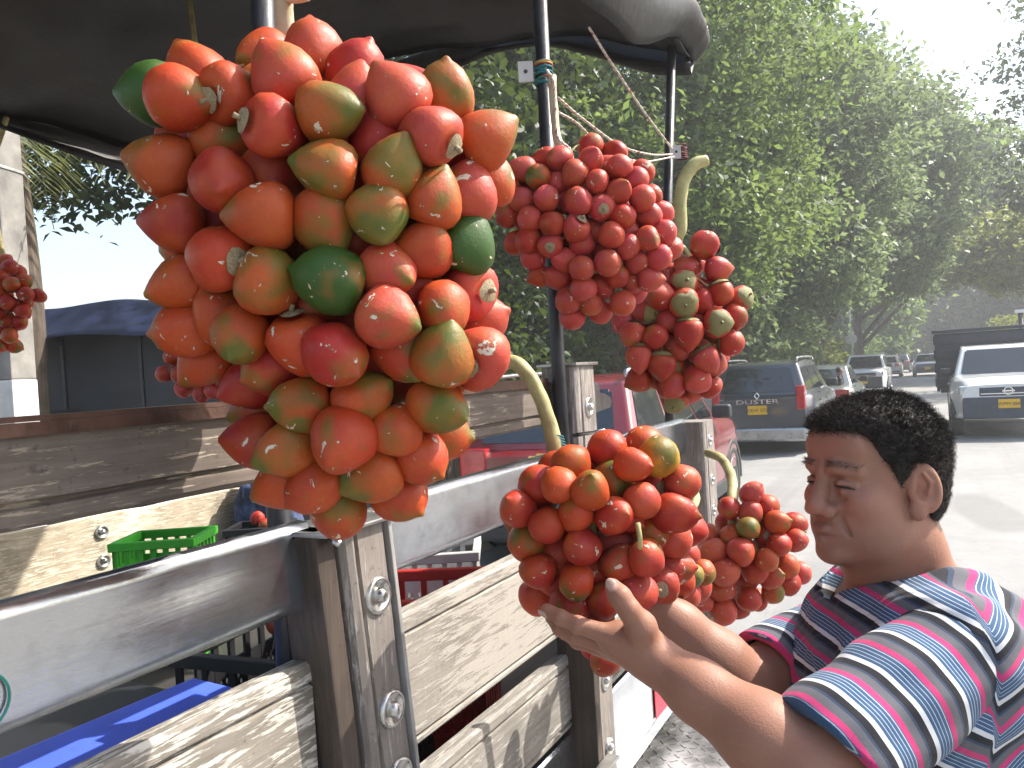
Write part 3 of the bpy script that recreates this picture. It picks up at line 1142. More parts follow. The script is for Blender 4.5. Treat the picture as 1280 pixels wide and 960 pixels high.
# ---- the big bunch in front of the near post (picture crop: x*.40625+130, y*.40625)
def big_bunch():
    ol = [(22, 372, 412), (70, 300, 450), (105, 150, 588), (170, 160, 632), (250, 184, 626), (330, 196, 608), (400, 200, 622), (450, 236, 628),
          (500, 296, 596), (560, 304, 566), (610, 330, 556), (640, 376, 530), (668, 395, 455)]
    b = Bunch('palm_fruit_bunch', 'huge bunch of orange and green palm fruit hanging in front of the near post', tuple(at(358, -60, 0.80)), ol, 0.80, 0.62, 0.0308,
              'RROOPTTO')
    S = 0.40625
    up = [  # x, y, w, hue, layer, angle of tip, tilt
        (645, 160, 185, 'P', 0, 95, 5), (150, 290, 200, 'G', .8, 180, 10), (235, 305, 200, 'O', 0, -15, 20), (385, 290, 170, 'O', .6, 80, 20),
        (555, 240, 185, 'P', .5, 120, 10), (690, 345, 195, 'V', 0, 0, 20), (775, 225, 170, 'R', 1.3, 60, 20), (775, 320, 175, 'P', 1.0, 80, 20),
        (905, 300, 200, 'P', 0, 125, 15), (1050, 300, 175, 'V', .5, 85, 30), (1005, 415, 195, 'P', -.2, 110, 20), (1172, 430, 160, 'O', .3, 35, 10),
        (1112, 470, 150, 'P', .9, -70, 15), (1180, 560, 150, 'O', .8, 80, 10), (520, 395, 195, 'R', 0, 40, 50), (355, 420, 165, 'T', .7, 100, 30),
        (185, 510, 195, 'T', 0, 170, 25), (365, 557, 208, 'R', -.2, -60, 60), (695, 525, 200, 'V', -.2, 170, 15), (845, 440, 170, 'R', 1.0, 60, 30),
        (885, 520, 185, 'V', -.2, 65, 30), (1015, 620, 180, 'T', 0, 70, 10), (1115, 600, 160, 'P', .6, 75, 10), (235, 690, 195, 'R', .2, 180, 10),
        (500, 668, 212, 'O', -.3, 178, 10), (675, 680, 185, 'T', .2, -60, 20), (845, 660, 192, 'V', -.3, -75, 25), (1115, 760, 145, 'G', .3, 70, 10),
        (360, 797, 212, 'O', -.3, 80, 60), (985, 770, 180, 'O', 0, 60, 30), (500, 865, 208, 'T', -.1, 85, 20), (700, 860, 208, 'G', -.3, 165, 10),
        (875, 835, 178, 'P', 0, -30, 30), (245, 870, 180, 'O', .3, 200, 20), (510, 540, 170, 'R', 1.2, 60, 30), (610, 570, 170, 'R', 1.4, 60, 30),
        (360, 690, 150, 'R', 1.4, 200, 30), (460, 480, 160, 'R', 1.5, 30, 30), (760, 760, 160, 'R', 1.3, 30, 30), (920, 900, 160, 'R', 1.2, 30, 30),
        (290, 230, 150, 'O', 1.6, 120, 10)]
    lo = [(255, 200, 165, 'O', .2, 190, 20), (420, 218, 178, 'T', 0, -100, 45), (365, 160, 165, 'O', .7, 110, 30), (320, 295, 170, 'O', .7, 220, 10),
          (600, 240, 195, 'O', 0, 180, 20), (710, 280, 202, 'R', -.3, -40, 30), (868, 168, 192, 'P', -.4, -22, 15), (975, 210, 170, 'V', .4, 60, 20),
          (915, 262, 165, 'O', .7, -60, 20), (1045, 140, 165, 'O', 0, -80, 40), (1122, 80, 140, 'P', .6, 20, 10), (1150, 175, 140, 'P', .6, 20, 10),
          (1040, 285, 192, 'V', -.3, 75, 15), (1158, 285, 160, 'P', .1, -50, 10), (890, 345, 165, 'R', .8, -30, 20), (1025, 435, 185, 'T', 0, -20, 30),
          (460, 360, 165, 'R', .5, 210, 30), (520, 315, 165, 'R', 1.1, 210, 30), (610, 432, 180, 'T', -.1, 190, 20), (795, 415, 190, 'T', 0, 30, 15),
          (735, 545, 208, 'O', -.7, -110, 62), (895, 515, 170, 'O', 0, 200, 40), (565, 572, 185, 'V', -.1, 200, 30), (470, 545, 160, 'R', .6, 180, 10),
          (970, 592, 170, 'O', .1, -40, 20), (825, 642, 160, 'T', .4, 210, 20), (650, 685, 180, 'O', 0, 220, 20), (905, 702, 170, 'O', .2, -40, 20),
          (720, 752, 185, 'T', -.1, 110, 20), (560, 668, 150, 'O', .7, 210, 10), (1035, 525, 140, 'O', .8, 0, 10), (490, 440, 150, 'O', 1.2, 200, 10),
          (830, 300, 160, 'R', 1.2, 0, 30), (760, 170, 160, 'R', 1.5, 0, 30), (640, 130, 160, 'R', 1.2, 0, 30), (560, 160, 160, 'O', 1.3, 0, 30)]
    for (x, y, w, hue, ly, an, ti) in up:
        b.add(130 + x * S, y * S, w * S / 2, hue, ly, an, ti)
    for (x, y, w, hue, ly, an, ti) in lo:
        b.add(130 + x * S, 330 + y * S, w * S / 2, hue, ly, an, ti)
    for (i, k) in ((5, True), (14, True), (len(up) + 3, True), (len(up) + 9, True), (len(up) + 12, False)):
        pass
    b.relax(14, 0.77)
    ax = (at(372, 60, 0.85), at(440, 640, 0.83))
    b.fill(110, 0.9)
    b.build(ax, (1, 1, 0), cal_rate=0.12)
    b.stalk([at(355, -75, 0.82), at(356, 30, 0.83), at(372, 120, 0.85), at(410, 350, 0.86), at(440, 600, 0.84)], [0.0125, 0.011, 0.012, 0.009, 0.003], m_stem_dry)
    b.stalk([at(357, -4, 0.82), at(370, -2, 0.815), at(384, -6, 0.81)], [0.006, 0.005, 0.006], m_stem_dry, 8, 8, 'stalk_spur')
    return b


def list_bunch(b, ox, oy, S, rows, std):
    for row in rows:
        x, y, r = row[0], row[1], row[2] if len(row) > 2 and row[2] else std
        hue = row[3] if len(row) > 3 else random.choice(b.kinds)
        ly = row[4] if len(row) > 4 else max(0.0, (std - r) / std * 2.2)
        an = row[5] if len(row) > 5 else None
        ti = row[6] if len(row) > 6 else None
        cal = row[7] if len(row) > 7 else None
        b.add(ox + x * S, oy + y * S, r * S, hue, ly, an, ti, cal)


big_bunch()

# ---- round red bunch tied to the middle pipe
b = Bunch('palm_fruit_bunch', 'round bunch of small red palm fruit tied to the middle pipe', tuple(at(697, 90, 1.57)),
          [(182, 700, 790), (205, 640, 815), (250, 628, 835), (300, 640, 842), (340, 662, 835), (375, 690, 805), (405, 700, 740)], 1.55, 0.60, 0.0262, 'CCCRC')
list_bunch(b, 600, 160, 0.375, [
    (143, 138), (195, 163, 43, 'T'), (263, 103), (315, 152, 46, 'P'), (370, 105), (452, 85), (465, 128), (540, 145, 38), (520, 172, 34), (390, 180, 42, 'P', 0, 80, 50, True),
    (105, 208, 36), (140, 240, 36), (220, 235), (258, 185, 34), (328, 245, 48), (462, 212, 45, 'P'), (540, 235, 45), (405, 265, 38), (475, 295, 46), (562, 290, 40), (605, 285, 36),
    (95, 290, 42), (168, 300), (240, 320, 44), (320, 335, 42), (385, 345, 34), (440, 357, 46, 'P', 0, 120, 60, True), (490, 395, 44), (560, 370, 44, 'P'), (612, 350, 36),
    (120, 385, 34), (160, 375, 40), (235, 390), (340, 388, 46, 'C', 0, -100, 60, True), (520, 445, 42), (595, 430, 44), (425, 450, 46), (340, 468, 43), (180, 430, 38), (260, 495, 45), (455, 495, 38),
    (505, 510, 36), (565, 505, 42), (405, 525, 38), (200, 490, 32), (345, 535, 40), (297, 575, 42), (368, 585, 36, 'P'), (310, 630, 42), (400, 610, 38), (475, 585, 43, 'P'), (515, 545, 34), (630, 400, 30),
    (300, 250, 34), (430, 130, 32), (280, 440, 32), (480, 340, 32)], 43)
b.relax(14, 0.82)
axl = (at(735, 190, 1.55), at(740, 390, 1.55))
b.fill(40, 0.9, lambda p: math.hypot(p.x + 0.703, p.y - 1.495) < 0.044)
b.build(axl, (2, 2, 1), cal_rate=0.08)
b.stalk([at(690, 95, 1.60), at(692, 130, 1.60), at(697, 175, 1.59), at(715, 215, 1.57), at(738, 300, 1.55), at(740, 380, 1.55)], [0.009, 0.0095, 0.009, 0.009, 0.007, 0.003], m_stem_dry)
b.strands(axl, 14)

# ---- bunch with green caps on the end pipe
b = Bunch('palm_fruit_bunch', 'loose bunch of red palm fruit with green caps and pale hooked stalk', tuple(at(882, 200, 1.92)),
          [(292, 850, 895), (320, 800, 905), (370, 790, 925), (410, 776, 934), (450, 778, 925), (475, 790, 890), (510, 830, 868)], 1.92, 0.6, 0.0325, 'CRCRP')
list_bunch(b, 600, 160, 0.375, [
    (745, 390, 50, 'R', 0, 200, 30, True), (685, 465, 45, 'C'), (790, 470, 42, 'C', .4), (805, 550, 42, 'R', 0, -80, 10, True), (865, 570, 42, 'P', 0, 150, 20), (675, 520, 42),
    (680, 585, 50, 'P', 0, 150, 40), (740, 580, 46, 'R', .2), (790, 650, 50, 'P', 0, 210, 40), (845, 630, 42, 'R', .2, -30, 30, True), (835, 715, 46, 'R', 0, 0, 20, True), (695, 685, 50, 'R', 0, -90, 10, True),
    (630, 640, 46, 'C', .4), (585, 695, 50, 'R', .1), (660, 735, 46, 'C'), (508, 690, 44, 'P', 0, -120, 30, True), (530, 765, 46, 'C', 0, -90, 10, True), (605, 790, 46, 'R', 0, -90, 0, True), (725, 740, 40, 'C', .8),
    (757, 770, 44, 'C', .1, -60, 10, True), (720, 838, 50, 'P', 0, 210, 40), (635, 860, 50, 'R'), (530, 838, 34), (765, 860, 42, 'R', .2), (650, 905, 42), (600, 560, 48), (555, 610, 46),
    (700, 880, 38, 'C', .8), (585, 830, 36, 'T', 1.0), (480, 650, 36, 'C', .8), (720, 650, 38, 'R', 1.0), (545, 580, 40, 'C', .8), (640, 800, 36, 'T', 1.3), (760, 700, 36, 'V', 1.3)], 46)
b.relax(14, 0.84)
axl = (at(850, 300, 1.92), at(850, 490, 1.92))
b.fill(26, 1.0)
b.build(axl, (1, 1, 2), cap=True, cal_rate=0.4)
b.stalk([at(884, 200, 1.90), at(868, 206, 1.90), at(855, 225, 1.90), at(850, 255, 1.90), at(851, 285, 1.90), at(845, 305, 1.91), at(850, 340, 1.92), at(850, 470, 1.92)],
        [0.0135, 0.0165, 0.0165, 0.0155, 0.015, 0.014, 0.011, 0.004], m_stem_green, 40, 14)
b.stalk([at(846, 305, 1.90), at(856, 312, 1.885), at(862, 320, 1.88)], [0.009, 0.008, 0.005], m_stem_green, 8, 8, 'stalk_spur')
b.strands(axl, 12)

# ---- the bunch the man is holding
b = Bunch('palm_fruit_bunch', 'bunch of orange-red palm fruit held in both hands by the man', tuple(at(694, 545, 1.14)),
          [(548, 720, 830), (575, 665, 860), (610, 632, 880), (650, 628, 872), (690, 640, 862), (730, 652, 850), (772, 690, 800)], 1.12, 0.66, 0.0300, 'RRRPRC')
list_bunch(b, 600, 500, 0.375, [
    (425, 165, 48, 'R', .3), (508, 218, 60, 'O', 0), (595, 190, 50, 'Y', .1, 60, 20), (545, 152, 44, 'O', .8), (303, 212, 56, 'O', .2), (262, 285, 60, 'O', 0, 0, 20), (200, 285, 58, 'R', .3),
    (368, 300, 66, 'O', -.3), (440, 270, 50, 'V', .9), (125, 360, 60, 'R', 0, 130, 40, False), (225, 418, 60, 'R'), (318, 380, 62, 'O', -.1, 80, 50, True), (450, 385, 64, 'R', -.1), (538, 335, 63, 'P', -.2, -60, 30, False),
    (672, 275, 62, 'P', 0, -10, 30), (590, 290, 52, 'C', .8), (645, 375, 58, 'R', .1), (158, 475, 58, 'T', .1, 60, 40, True), (340, 488, 62, 'R', -.1), (268, 510, 48, 'R', .8), (455, 480, 56, 'C', .8),
    (568, 445, 64, 'O', 0), (640, 460, 52, 'P', .5), (195, 570, 58, 'R', 0), (322, 605, 61, 'O', -.2, -100, 60, False), (465, 540, 63, 'P', 0, 200, 40), (555, 525, 64, 'P', -.3, 90, 30, True), (410, 570, 48, 'C', .9),
    (300, 680, 60, 'R', .1), (410, 670, 60, 'R', 0), (525, 640, 54, 'C', .1), (600, 615, 52, 'P', .3), (640, 555, 48, 'P', .4), (195, 650, 44, 'R', .7), (690, 430, 52, 'R', .5), (655, 600, 40, 'R', .8),
    (380, 230, 46, 'R', .9), (480, 620, 46, 'R', .9), (260, 600, 46, 'R', .9), (600, 370, 46, 'R', .9), (160, 420, 40, 'R', .9)], 60)
b.relax(14, 0.84)
axl = (at(742, 555, 1.14), at(748, 760, 1.12))
b.fill(26, 0.85)
b.build(axl, (2, 0, 2), cal_rate=0.10)
b.stalk([at(624, 458, 1.22), at(640, 452, 1.21), at(662, 470, 1.20), at(680, 510, 1.19), at(692, 550, 1.18), at(700, 585, 1.17), at(735, 625, 1.14), at(748, 740, 1.12)],
        [0.012, 0.0115, 0.0108, 0.0112, 0.012, 0.010, 0.008, 0.003], m_stem, 40, 14)
for pts in ([(692, 580), (720, 573), (745, 570)], [(700, 588), (735, 585), (760, 582)], [(700, 590), (760, 590), (835, 600)], [(692, 575), (684, 585), (690, 600)]):
    b.stalk([at(x, y, 1.15 - 0.03 * (k / 2)) for k, (x, y) in enumerate(pts)], [0.0042, 0.0036, 0.0038], m_stem_green, 10, 8, 'strand')
b.stalk([at(797, 655, 1.025), at(800, 670, 1.015), at(800, 686, 1.02)], [0.004, 0.0035, 0.0035], m_stem_green, 8, 8, 'strand')
bm = bmesh.new()
for k in range(5):
    c = at(693 + k * 0.8, 546 + k * 3.4, 1.185)
    ring = [c + cam_dir(1, 0, 0) * (0.0135 * math.cos(t)) + cam_dir(0, .25, 1) * (0.0135 * math.sin(t)) for t in np.linspace(0, 6.283, 15)]
    bm_tube(bm, ring, 0.0014, 5, False)
m_twine = simple('teal_twine', (0.03, 0.16, 0.18), 0.8, var=0.3, scale=80)
o = obj('twine', bm, m_twine, b.root)
o.data.transform(b.inv)

# ---- trailing bunch beyond, tied to the end post
b = Bunch('palm_fruit_bunch', 'trailing bunch of small red palm fruit tied to the end post beside the man', tuple(at(914, 632, 1.92)),
          [(612, 925, 955), (632, 895, 985), (660, 880, 1005), (690, 860, 1005), (720, 855, 990), (745, 870, 960), (775, 885, 915)], 1.92, 0.5, 0.0315, 'RPRRC')
list_bunch(b, 600, 500, 0.375, [
    (825, 410, 40), (895, 428, 34, 'V', 0), (905, 320, 36, 'O', .1), (900, 375, 40), (955, 355, 34), (990, 408, 40, 'O', 0), (1045, 415, 32), (950, 450, 36), (995, 480, 40), (1055, 470, 38, 'P', 0, 0, 20),
    (780, 505, 48, 'P', 0), (870, 505, 46, 'P', 0), (840, 455, 40, 'O', .4), (760, 455, 42, 'O', .3), (815, 575, 48, 'P', 0), (880, 640, 42), (805, 630, 46), (740, 670, 42), (810, 705, 48, 'P'),
    (955, 535, 40, 'O', 0), (1020, 555, 38, 'O', .1), (970, 590, 38), (975, 640, 36, 'T', .2), (1025, 610, 34), (915, 570, 36), (890, 600, 34), (920, 665, 38), (860, 690, 36), (1065, 575, 30), (935, 400, 34), (870, 440, 34)], 42)
b.relax(14, 0.84)
axl = (at(915, 635, 1.95), at(930, 745, 1.95))
b.fill(22, 0.8)
b.build(axl, (2, 2, 0), cal_rate=0.15)
b.stalk([at(884, 566, 2.22), at(902, 574, 2.15), at(914, 595, 2.05), at(915, 618, 1.97), at(913, 636, 1.94), at(920, 690, 1.94), at(930, 735, 1.94)],
        [0.012, 0.0125, 0.0125, 0.012, 0.011, 0.007, 0.003], m_stem, 32, 12)
b.strands(axl, 10)

# ---- more small red fruit between the held bunch and the trailing one
b = Bunch('palm_fruit_bunch', 'small bunch with one yellow fruit, right behind the held bunch', tuple(at(845, 650, 1.55)),
          [(640, 840, 870), (665, 838, 880), (700, 845, 885), (735, 848, 880), (760, 855, 875)], 1.58, 0.8, 0.030, 'RPR')
list_bunch(b, 600, 500, 0.375, [(685, 510, 46, 'R', 0), (705, 585, 38, 'Y', 0, 0, 60), (740, 575, 40, 'V', .6), (725, 625, 40, 'R', .5), (675, 610, 40, 'R', .5), (640, 680, 40, 'R', .8), (690, 650, 40, 'C', .6), (660, 460, 42, 'R', .8)], 44)
b.relax(10, 0.84)
b.fill(8, 0.9)
axl = (at(855, 640, 1.6), at(862, 750, 1.6))
b.build(axl, (2, 2), cal_rate=0.2)
b.stalk([(-0.705, 1.95, 1.515), at(866, 610, 1.72), at(858, 655, 1.60), at(862, 745, 1.59)], [0.009, 0.009, 0.008, 0.003], m_stem, 18, 10)

# ---- bunch on the left beyond the truck and one on its far side
b = Bunch('palm_fruit_bunch', 'small bunch of red palm fruit beside the concrete pole at far left', tuple(at(8, 320, 3.1)),
          [(325, -40, 30), (350, -50, 46), (375, -48, 52), (410, -40, 40), (438, -30, 25)], 3.1, 0.6, 0.030, 'RRO')
list_bunch(b, 0, 0, 1.0, [(12, 334, 10), (30, 352, 9), (48, 370, 9), (14, 356, 10), (32, 368, 10), (10, 378, 10), (28, 388, 9), (8, 400, 10), (25, 402, 9), (12, 420, 10), (0, 345, 9), (-2, 365, 10), (-5, 390, 10), (-2, 432, 9), (-25, 350, 9), (-30, 375, 9), (-24, 400, 9), (22, 340, 8)], 9.5)
b.relax(8, 0.84)
b.fill(24, 0.9)
axl = (at(5, 325, 3.12), at(5, 430, 3.12))
b.build(axl, (2, 2, 0), cal_rate=0.1)
b.stalk([(-2.94, 1.62, 2.74), at(-14, 220, 3.0), at(-8, 270, 3.1), at(4, 330, 3.12), at(5, 425, 3.12)], [0.010, 0.013, 0.013, 0.012, 0.005], m_stem, 22, 10)

b = Bunch('palm_fruit_bunch', 'small red palm fruit bunch half hidden behind the huge orange one', tuple(at(255, 400, 2.6)),
          [(410, 205, 260), (440, 198, 300), (470, 200, 318), (494, 230, 310)], 2.6, 0.6, 0.030, 'CCR')
list_bunch(b, 0, 0, 1.0, [(206, 428, 11), (216, 446, 11), (206, 467, 11), (225, 468, 11), (230, 486, 12), (252, 492, 11), (266, 488, 11), (240, 455, 11), (262, 470, 11), (280, 478, 11), (290, 488, 11), (300, 470, 11), (248, 432, 11), (275, 455, 11), (236, 474, 10), (220, 432, 10), (312, 484, 11)], 11)
b.relax(8, 0.84)
b.fill(20, 0.9)
axl = (at(258, 415, 2.62), at(262, 485, 2.62))
b.build(axl, (2, 2), cal_rate=0.2)
b.stalk([(-2.14, 1.80, 3.03), at(262, 220, 2.62), at(258, 330, 2.62), at(258, 410, 2.62), at(262, 480, 2.62)], [0.008, 0.012, 0.012, 0.011, 0.005], m_stem, 22, 10)

# a bunch whose lowest fruit hang below the man's hand
b = Bunch('palm_fruit_bunch', 'low hanging fruit showing red just under the man\'s hand', tuple(at(752, 790, 1.40)),
          [(790, 738, 768), (815, 735, 782), (846, 742, 772)], 1.42, 0.7, 0.030, 'RP')
list_bunch(b, 0, 0, 1.0, [(757, 826, 20, 'R', 0), (745, 806, 20, 'R', .3), (772, 806, 20, 'R', .3)], 20)
b.relax(8, 0.84)
b.build((at(757, 770, 1.44), at(757, 830, 1.44)), (2, 0))
b.stalk([at(748, 700, 1.40), at(752, 760, 1.41), at(757, 815, 1.43)], [0.008, 0.007, 0.003], m_stem, 12, 8)

# loose fruit lying in the truck
k = 0
for (x, y, d, lab) in ((322, 648, 3.3, 'loose red fruit at the end of the pale board'), 
                       (333, 657, 3.25, 'loose pink fruit lowest beside the denim bundle'), (366, 766, 1.62, 'loose red fruit in the black crate behind the near post'),
                       (350, 776, 1.64, 'loose orange fruit in the black crate, farther from the post')):
    fo = obj('loose_fruit', random.choice(SHAPES[2]), None)
    fo.location = at(x, y, d)
    fo.scale = (0.031,) * 3
    fo.rotation_euler = (random.uniform(0, 6), random.uniform(0, 6), 0)
    fo.color = (*HUES['R'][:3], 0.1)
    tag(fo, lab, 'fruit', 'loose fruit in the truck')

# ------------------------------------------------------------------ vehicles
def paint(name, color, flake=0.0):
    M = Mat(name, color, 0.32, flake, 0.5, 1.0, 0.06)
    v = M.coord('Object', offset=M.rand_offset())
    dust = M.noise(v, 3.0, 6.0, 0.65)
    c2 = tuple(c * 0.85 + 0.03 for c in color)
    M.set('Base Color', M.ramp(dust, [(0.4, color), (0.75, c2)]))
    M.set('Coat Roughness', M.ramp(dust, [(0.35, 0.04), (0.75, 0.22)]))
    return M.m


def glass_mat():
    M = Mat('car_glass', (0.012, 0.016, 0.018), 0.04, 0.0, 0.9, 0.6, 0.03)
    v = M.coord('Object')
    M.set('Roughness', M.ramp(M.noise(v, 3.0, 4.0), [(0.3, 0.02), (0.8, 0.12)]))
    return M.m


m_cglass = glass_mat()
m_plastic = simple('black_trim_plastic', (0.028, 0.03, 0.035), 0.55, var=0.25, scale=10)
m_rim = simple('alloy_rim', (0.45, 0.46, 0.48), 0.3, 0.9, 0.15)
m_lamp_clear = simple('headlamp_glass', (0.62, 0.64, 0.66), 0.1, 0.3, 0.3, 14, coat=1.0)
m_lamp_red = simple('tail_lamp_red', (0.45, 0.012, 0.018), 0.15, 0.0, 0.2, 14, coat=1.0)
m_chrome_car = simple('chrome_trim', (0.75, 0.75, 0.76), 0.12, 1.0, 0.1)
m_plate = simple('yellow_plate', (0.72, 0.42, 0.012), 0.5, var=0.1)
m_ink = simple('black_ink', (0.02, 0.02, 0.02), 0.6)
m_gold = simple('gold_badge', (0.75, 0.55, 0.22), 0.22, 0.9, 0.1)
m_silver = simple('silver_letters', (0.8, 0.8, 0.8), 0.22, 0.9, 0.1)


def smooth01(x):
    x = max(0.0, min(1.0, x))
    return x * x * (3 - 2 * x)


def car(name, label, loc, rz, color, L=4.3, W=1.8, H=1.65, belt=1.05, hood=0.98, ws=(0.95, 0.25), rear=(-1.95, -1.75), nose=0.74, wr=0.34, axles=(1.32, -1.28),
        clear=0.22, rails=True, grille='plain', cat='car', group='vehicles along the street', mirrors=True, side_split=(0.36, 0.72), cladding=True, plate_text='', deck=None):
    """front at +Y. ws = (windscreen base y, top y), rear = (rear glass base y, top y)"""
    c = empty(name, loc, rz)
    tag(c, label, cat, group)
    hl, hw = L / 2, W / 2
    ny = 40
    rings = []
    bm_ = bmesh.new()
    for i in range(ny + 1):
        y = -hl + L * i / ny
        e = (y + hl) / L
        if y > ws[0]:
            t = (y - ws[0]) / (hl - ws[0])
            zt = belt + (hood - belt) * smooth01(t * 1.4) - (hood - nose) * smooth01((t - 0.80) / 0.20) * 0.75
        elif deck is not None and y < rear[0]:
            zt = belt + (deck - belt) * smooth01((rear[0] - y) / 0.25)
        else:
            zt = belt
        if e < 0.03:
            zt -= 0.10 * (1 - e / 0.03)
        taper = 1 - 0.13 * smooth01((0.10 - e) / 0.10) - 0.20 * smooth01((e - 0.86) / 0.14)
        w = hw * taper
        zb = clear + 0.05 * smooth01((0.08 - e) / 0.08) + 0.05 * smooth01((e - 0.93) / 0.07)
        zm = zb + (zt - zb) * 0.52
        half = [(0, zt + 0.02), (w * 0.45, zt + 0.018), (w * 0.78, zt + 0.004), (w * 0.90, zt - 0.02), (w * 0.955, zt - 0.07), (w * 0.985, zt - 0.15), (w, zm + 0.06),
                (w * 0.995, zm - 0.05), (w * 0.985, zb + 0.12), (w * 0.97, zb + 0.03), (w * 0.90, zb), (0, zb)]
        ring = [bm_.verts.new((x, y, z)) for x, z in half] + [bm_.verts.new((-x, y, z)) for x, z in half[1:-1][::-1]]
        rings.append(ring)
    n = len(rings[0])
    for a, b in zip(rings, rings[1:]):
        for j in range(n):
            bm_.faces.new((a[j], b[j], b[(j + 1) % n], a[(j + 1) % n]))
    bm_.faces.new(rings[0])
    bm_.faces.new(rings[-1][::-1])
    bmesh.ops.recalc_face_normals(bm_, faces=bm_.faces[:])
    body = obj('body', bm_, color, c, True)
    md = body.modifiers.new('edges', 'EDGE_SPLIT')
    md.split_angle = R(42)

    # cabin
    wb, wt = hw * 0.90, hw * 0.72
    zb_, zt_ = belt - 0.03, H
    def corner(k):
        fx, sx, top = k
        y = (ws[1] if fx else rear[1]) if top else (ws[0] if fx else rear[0])
        return Vector((sx * (wt if top else wb), y, (zt_ - (0.05 if not fx else 0.035)) if top else zb_))
    C_ = {k: corner(k) for k in [(f, s, t) for f in (0, 1) for s in (-1, 1) for t in (0, 1)]}
    bm_ = bmesh.new()
    B = {k: bm_.verts.new(v) for k, v in C_.items()}
    midr = [bm_.verts.new((s * wt * 1.02, (ws[1] + rear[1]) / 2, zt_)) for s in (-1, 1)]
    bm_.faces.new((B[1, -1, 0], B[1, 1, 0], B[1, 1, 1], B[1, -1, 1]))
    bm_.faces.new((B[0, 1, 0], B[0, -1, 0], B[0, -1, 1], B[0, 1, 1]))
    bm_.faces.new((B[1, 1, 0], B[0, 1, 0], B[0, 1, 1], midr[1], B[1, 1, 1]))
    bm_.faces.new((B[0, -1, 0], B[1, -1, 0], B[1, -1, 1], midr[0], B[0, -1, 1]))
    bm_.faces.new((B[1, -1, 1], B[1, 1, 1], midr[1], midr[0]))
    bm_.faces.new((midr[0], midr[1], B[0, 1, 1], B[0, -1, 1]))
    bmesh.ops.recalc_face_normals(bm_, faces=bm_.faces[:])
    es = [e for e in bm_.edges if max(v.co.z for v in e.verts) > zb_ + 0.05 and not (e.verts[0] in midr and e.verts[1] in midr)]
    bmesh.ops.bevel(bm_, geom=es, offset=0.05, segments=3, affect='EDGES', profile=0.5)
    cab = obj('cabin', bm_, color, c, True)
    md = cab.modifiers.new('edges', 'EDGE_SPLIT')
    md.split_angle = R(30)

    def pane(nm, a, b, d, e, u0, u1, v0, v1, off=0.008, m=None, parent=cab, thick=0.006):
        """a,b bottom corners, d,e top corners (same order)"""
        def pt(u, v):
            return (a.lerp(b, u)).lerp(d.lerp(e, u), v)
        nrm = (b - a).cross(d - a).normalized()
        q = [pt(u0, v0), pt(u1, v0), pt(u1, v1), pt(u0, v1)]
        b_ = bmesh.new()
        f1 = [b_.verts.new(p + nrm * off) for p in q]
        f0 = [b_.verts.new(p + nrm * (off - thick - 0.02)) for p in q]
        b_.faces.new(f1)
        for i in range(4):
            j = (i + 1) % 4
            b_.faces.new((f1[i], f0[i], f0[j], f1[j]))
        bmesh.ops.recalc_face_normals(b_, faces=b_.faces[:])
        bmesh.ops.bevel(b_, geom=[x for x in b_.verts if x in f1], offset=0.03, segments=2, affect='VERTICES')
        return obj(nm, b_, m or m_cglass, parent)

    pane('windscreen', C_[1, 1, 0], C_[1, -1, 0], C_[1, 1, 1], C_[1, -1, 1], 0.07, 0.93, 0.08, 0.90)
    pane('rear_window', C_[0, -1, 0], C_[0, 1, 0], C_[0, -1, 1], C_[0, 1, 1], 0.10, 0.90, 0.10, 0.86)
    for s in (1, -1):
        a, b, d, e = (C_[0, 1, 0], C_[1, 1, 0], C_[0, 1, 1], C_[1, 1, 1]) if s > 0 else (C_[1, -1, 0], C_[0, -1, 0], C_[1, -1, 1], C_[0, -1, 1])
        cuts = [0.04] + list(side_split) + [0.95]
        if s < 0:
            cuts = [1 - x for x in cuts[::-1]]
        for u0, u1 in zip(cuts, cuts[1:]):
            pane('side_window', a, b, d, e, u0 + 0.012, u1 - 0.012, 0.10, 0.86)
        if rails:
            b_ = bmesh.new()
            bm_tube(b_, spline([(s * wt * 0.98, ws[1] - 0.05, zt_ - 0.03), (s * wt * 0.98, ws[1] - 0.2, zt_ + 0.035), (s * wt * 0.98, rear[1] + 0.2, zt_ + 0.035), (s * wt * 0.98, rear[1] + 0.05, zt_ - 0.03)], 14), 0.018, 8)
            obj('roof_rail', b_, m_rim, cab, True)
        if mirrors:
            b_ = box_mesh(s * hw * 0.93, s * (hw + 0.14), ws[0] - 0.42, ws[0] - 0.30, belt + 0.01, belt + 0.16, 0.035, 3) if s > 0 else box_mesh(-(hw + 0.14), -hw * 0.93, ws[0] - 0.42, ws[0] - 0.30, belt + 0.01, belt + 0.16, 0.035, 3)
            obj('mirror', b_, m_plastic, c, True)
        # door handles
        for yy in (ws[0] - 0.95, ws[0] - 1.9):
            if yy > rear[0] + 0.25:
                b_ = box_mesh(s * hw * 0.985 - 0.012, s * hw * 0.985 + 0.022, yy - 0.09, yy + 0.09, belt - 0.20, belt - 0.165, 0.008)
                obj('door_handle', b_, color, c)
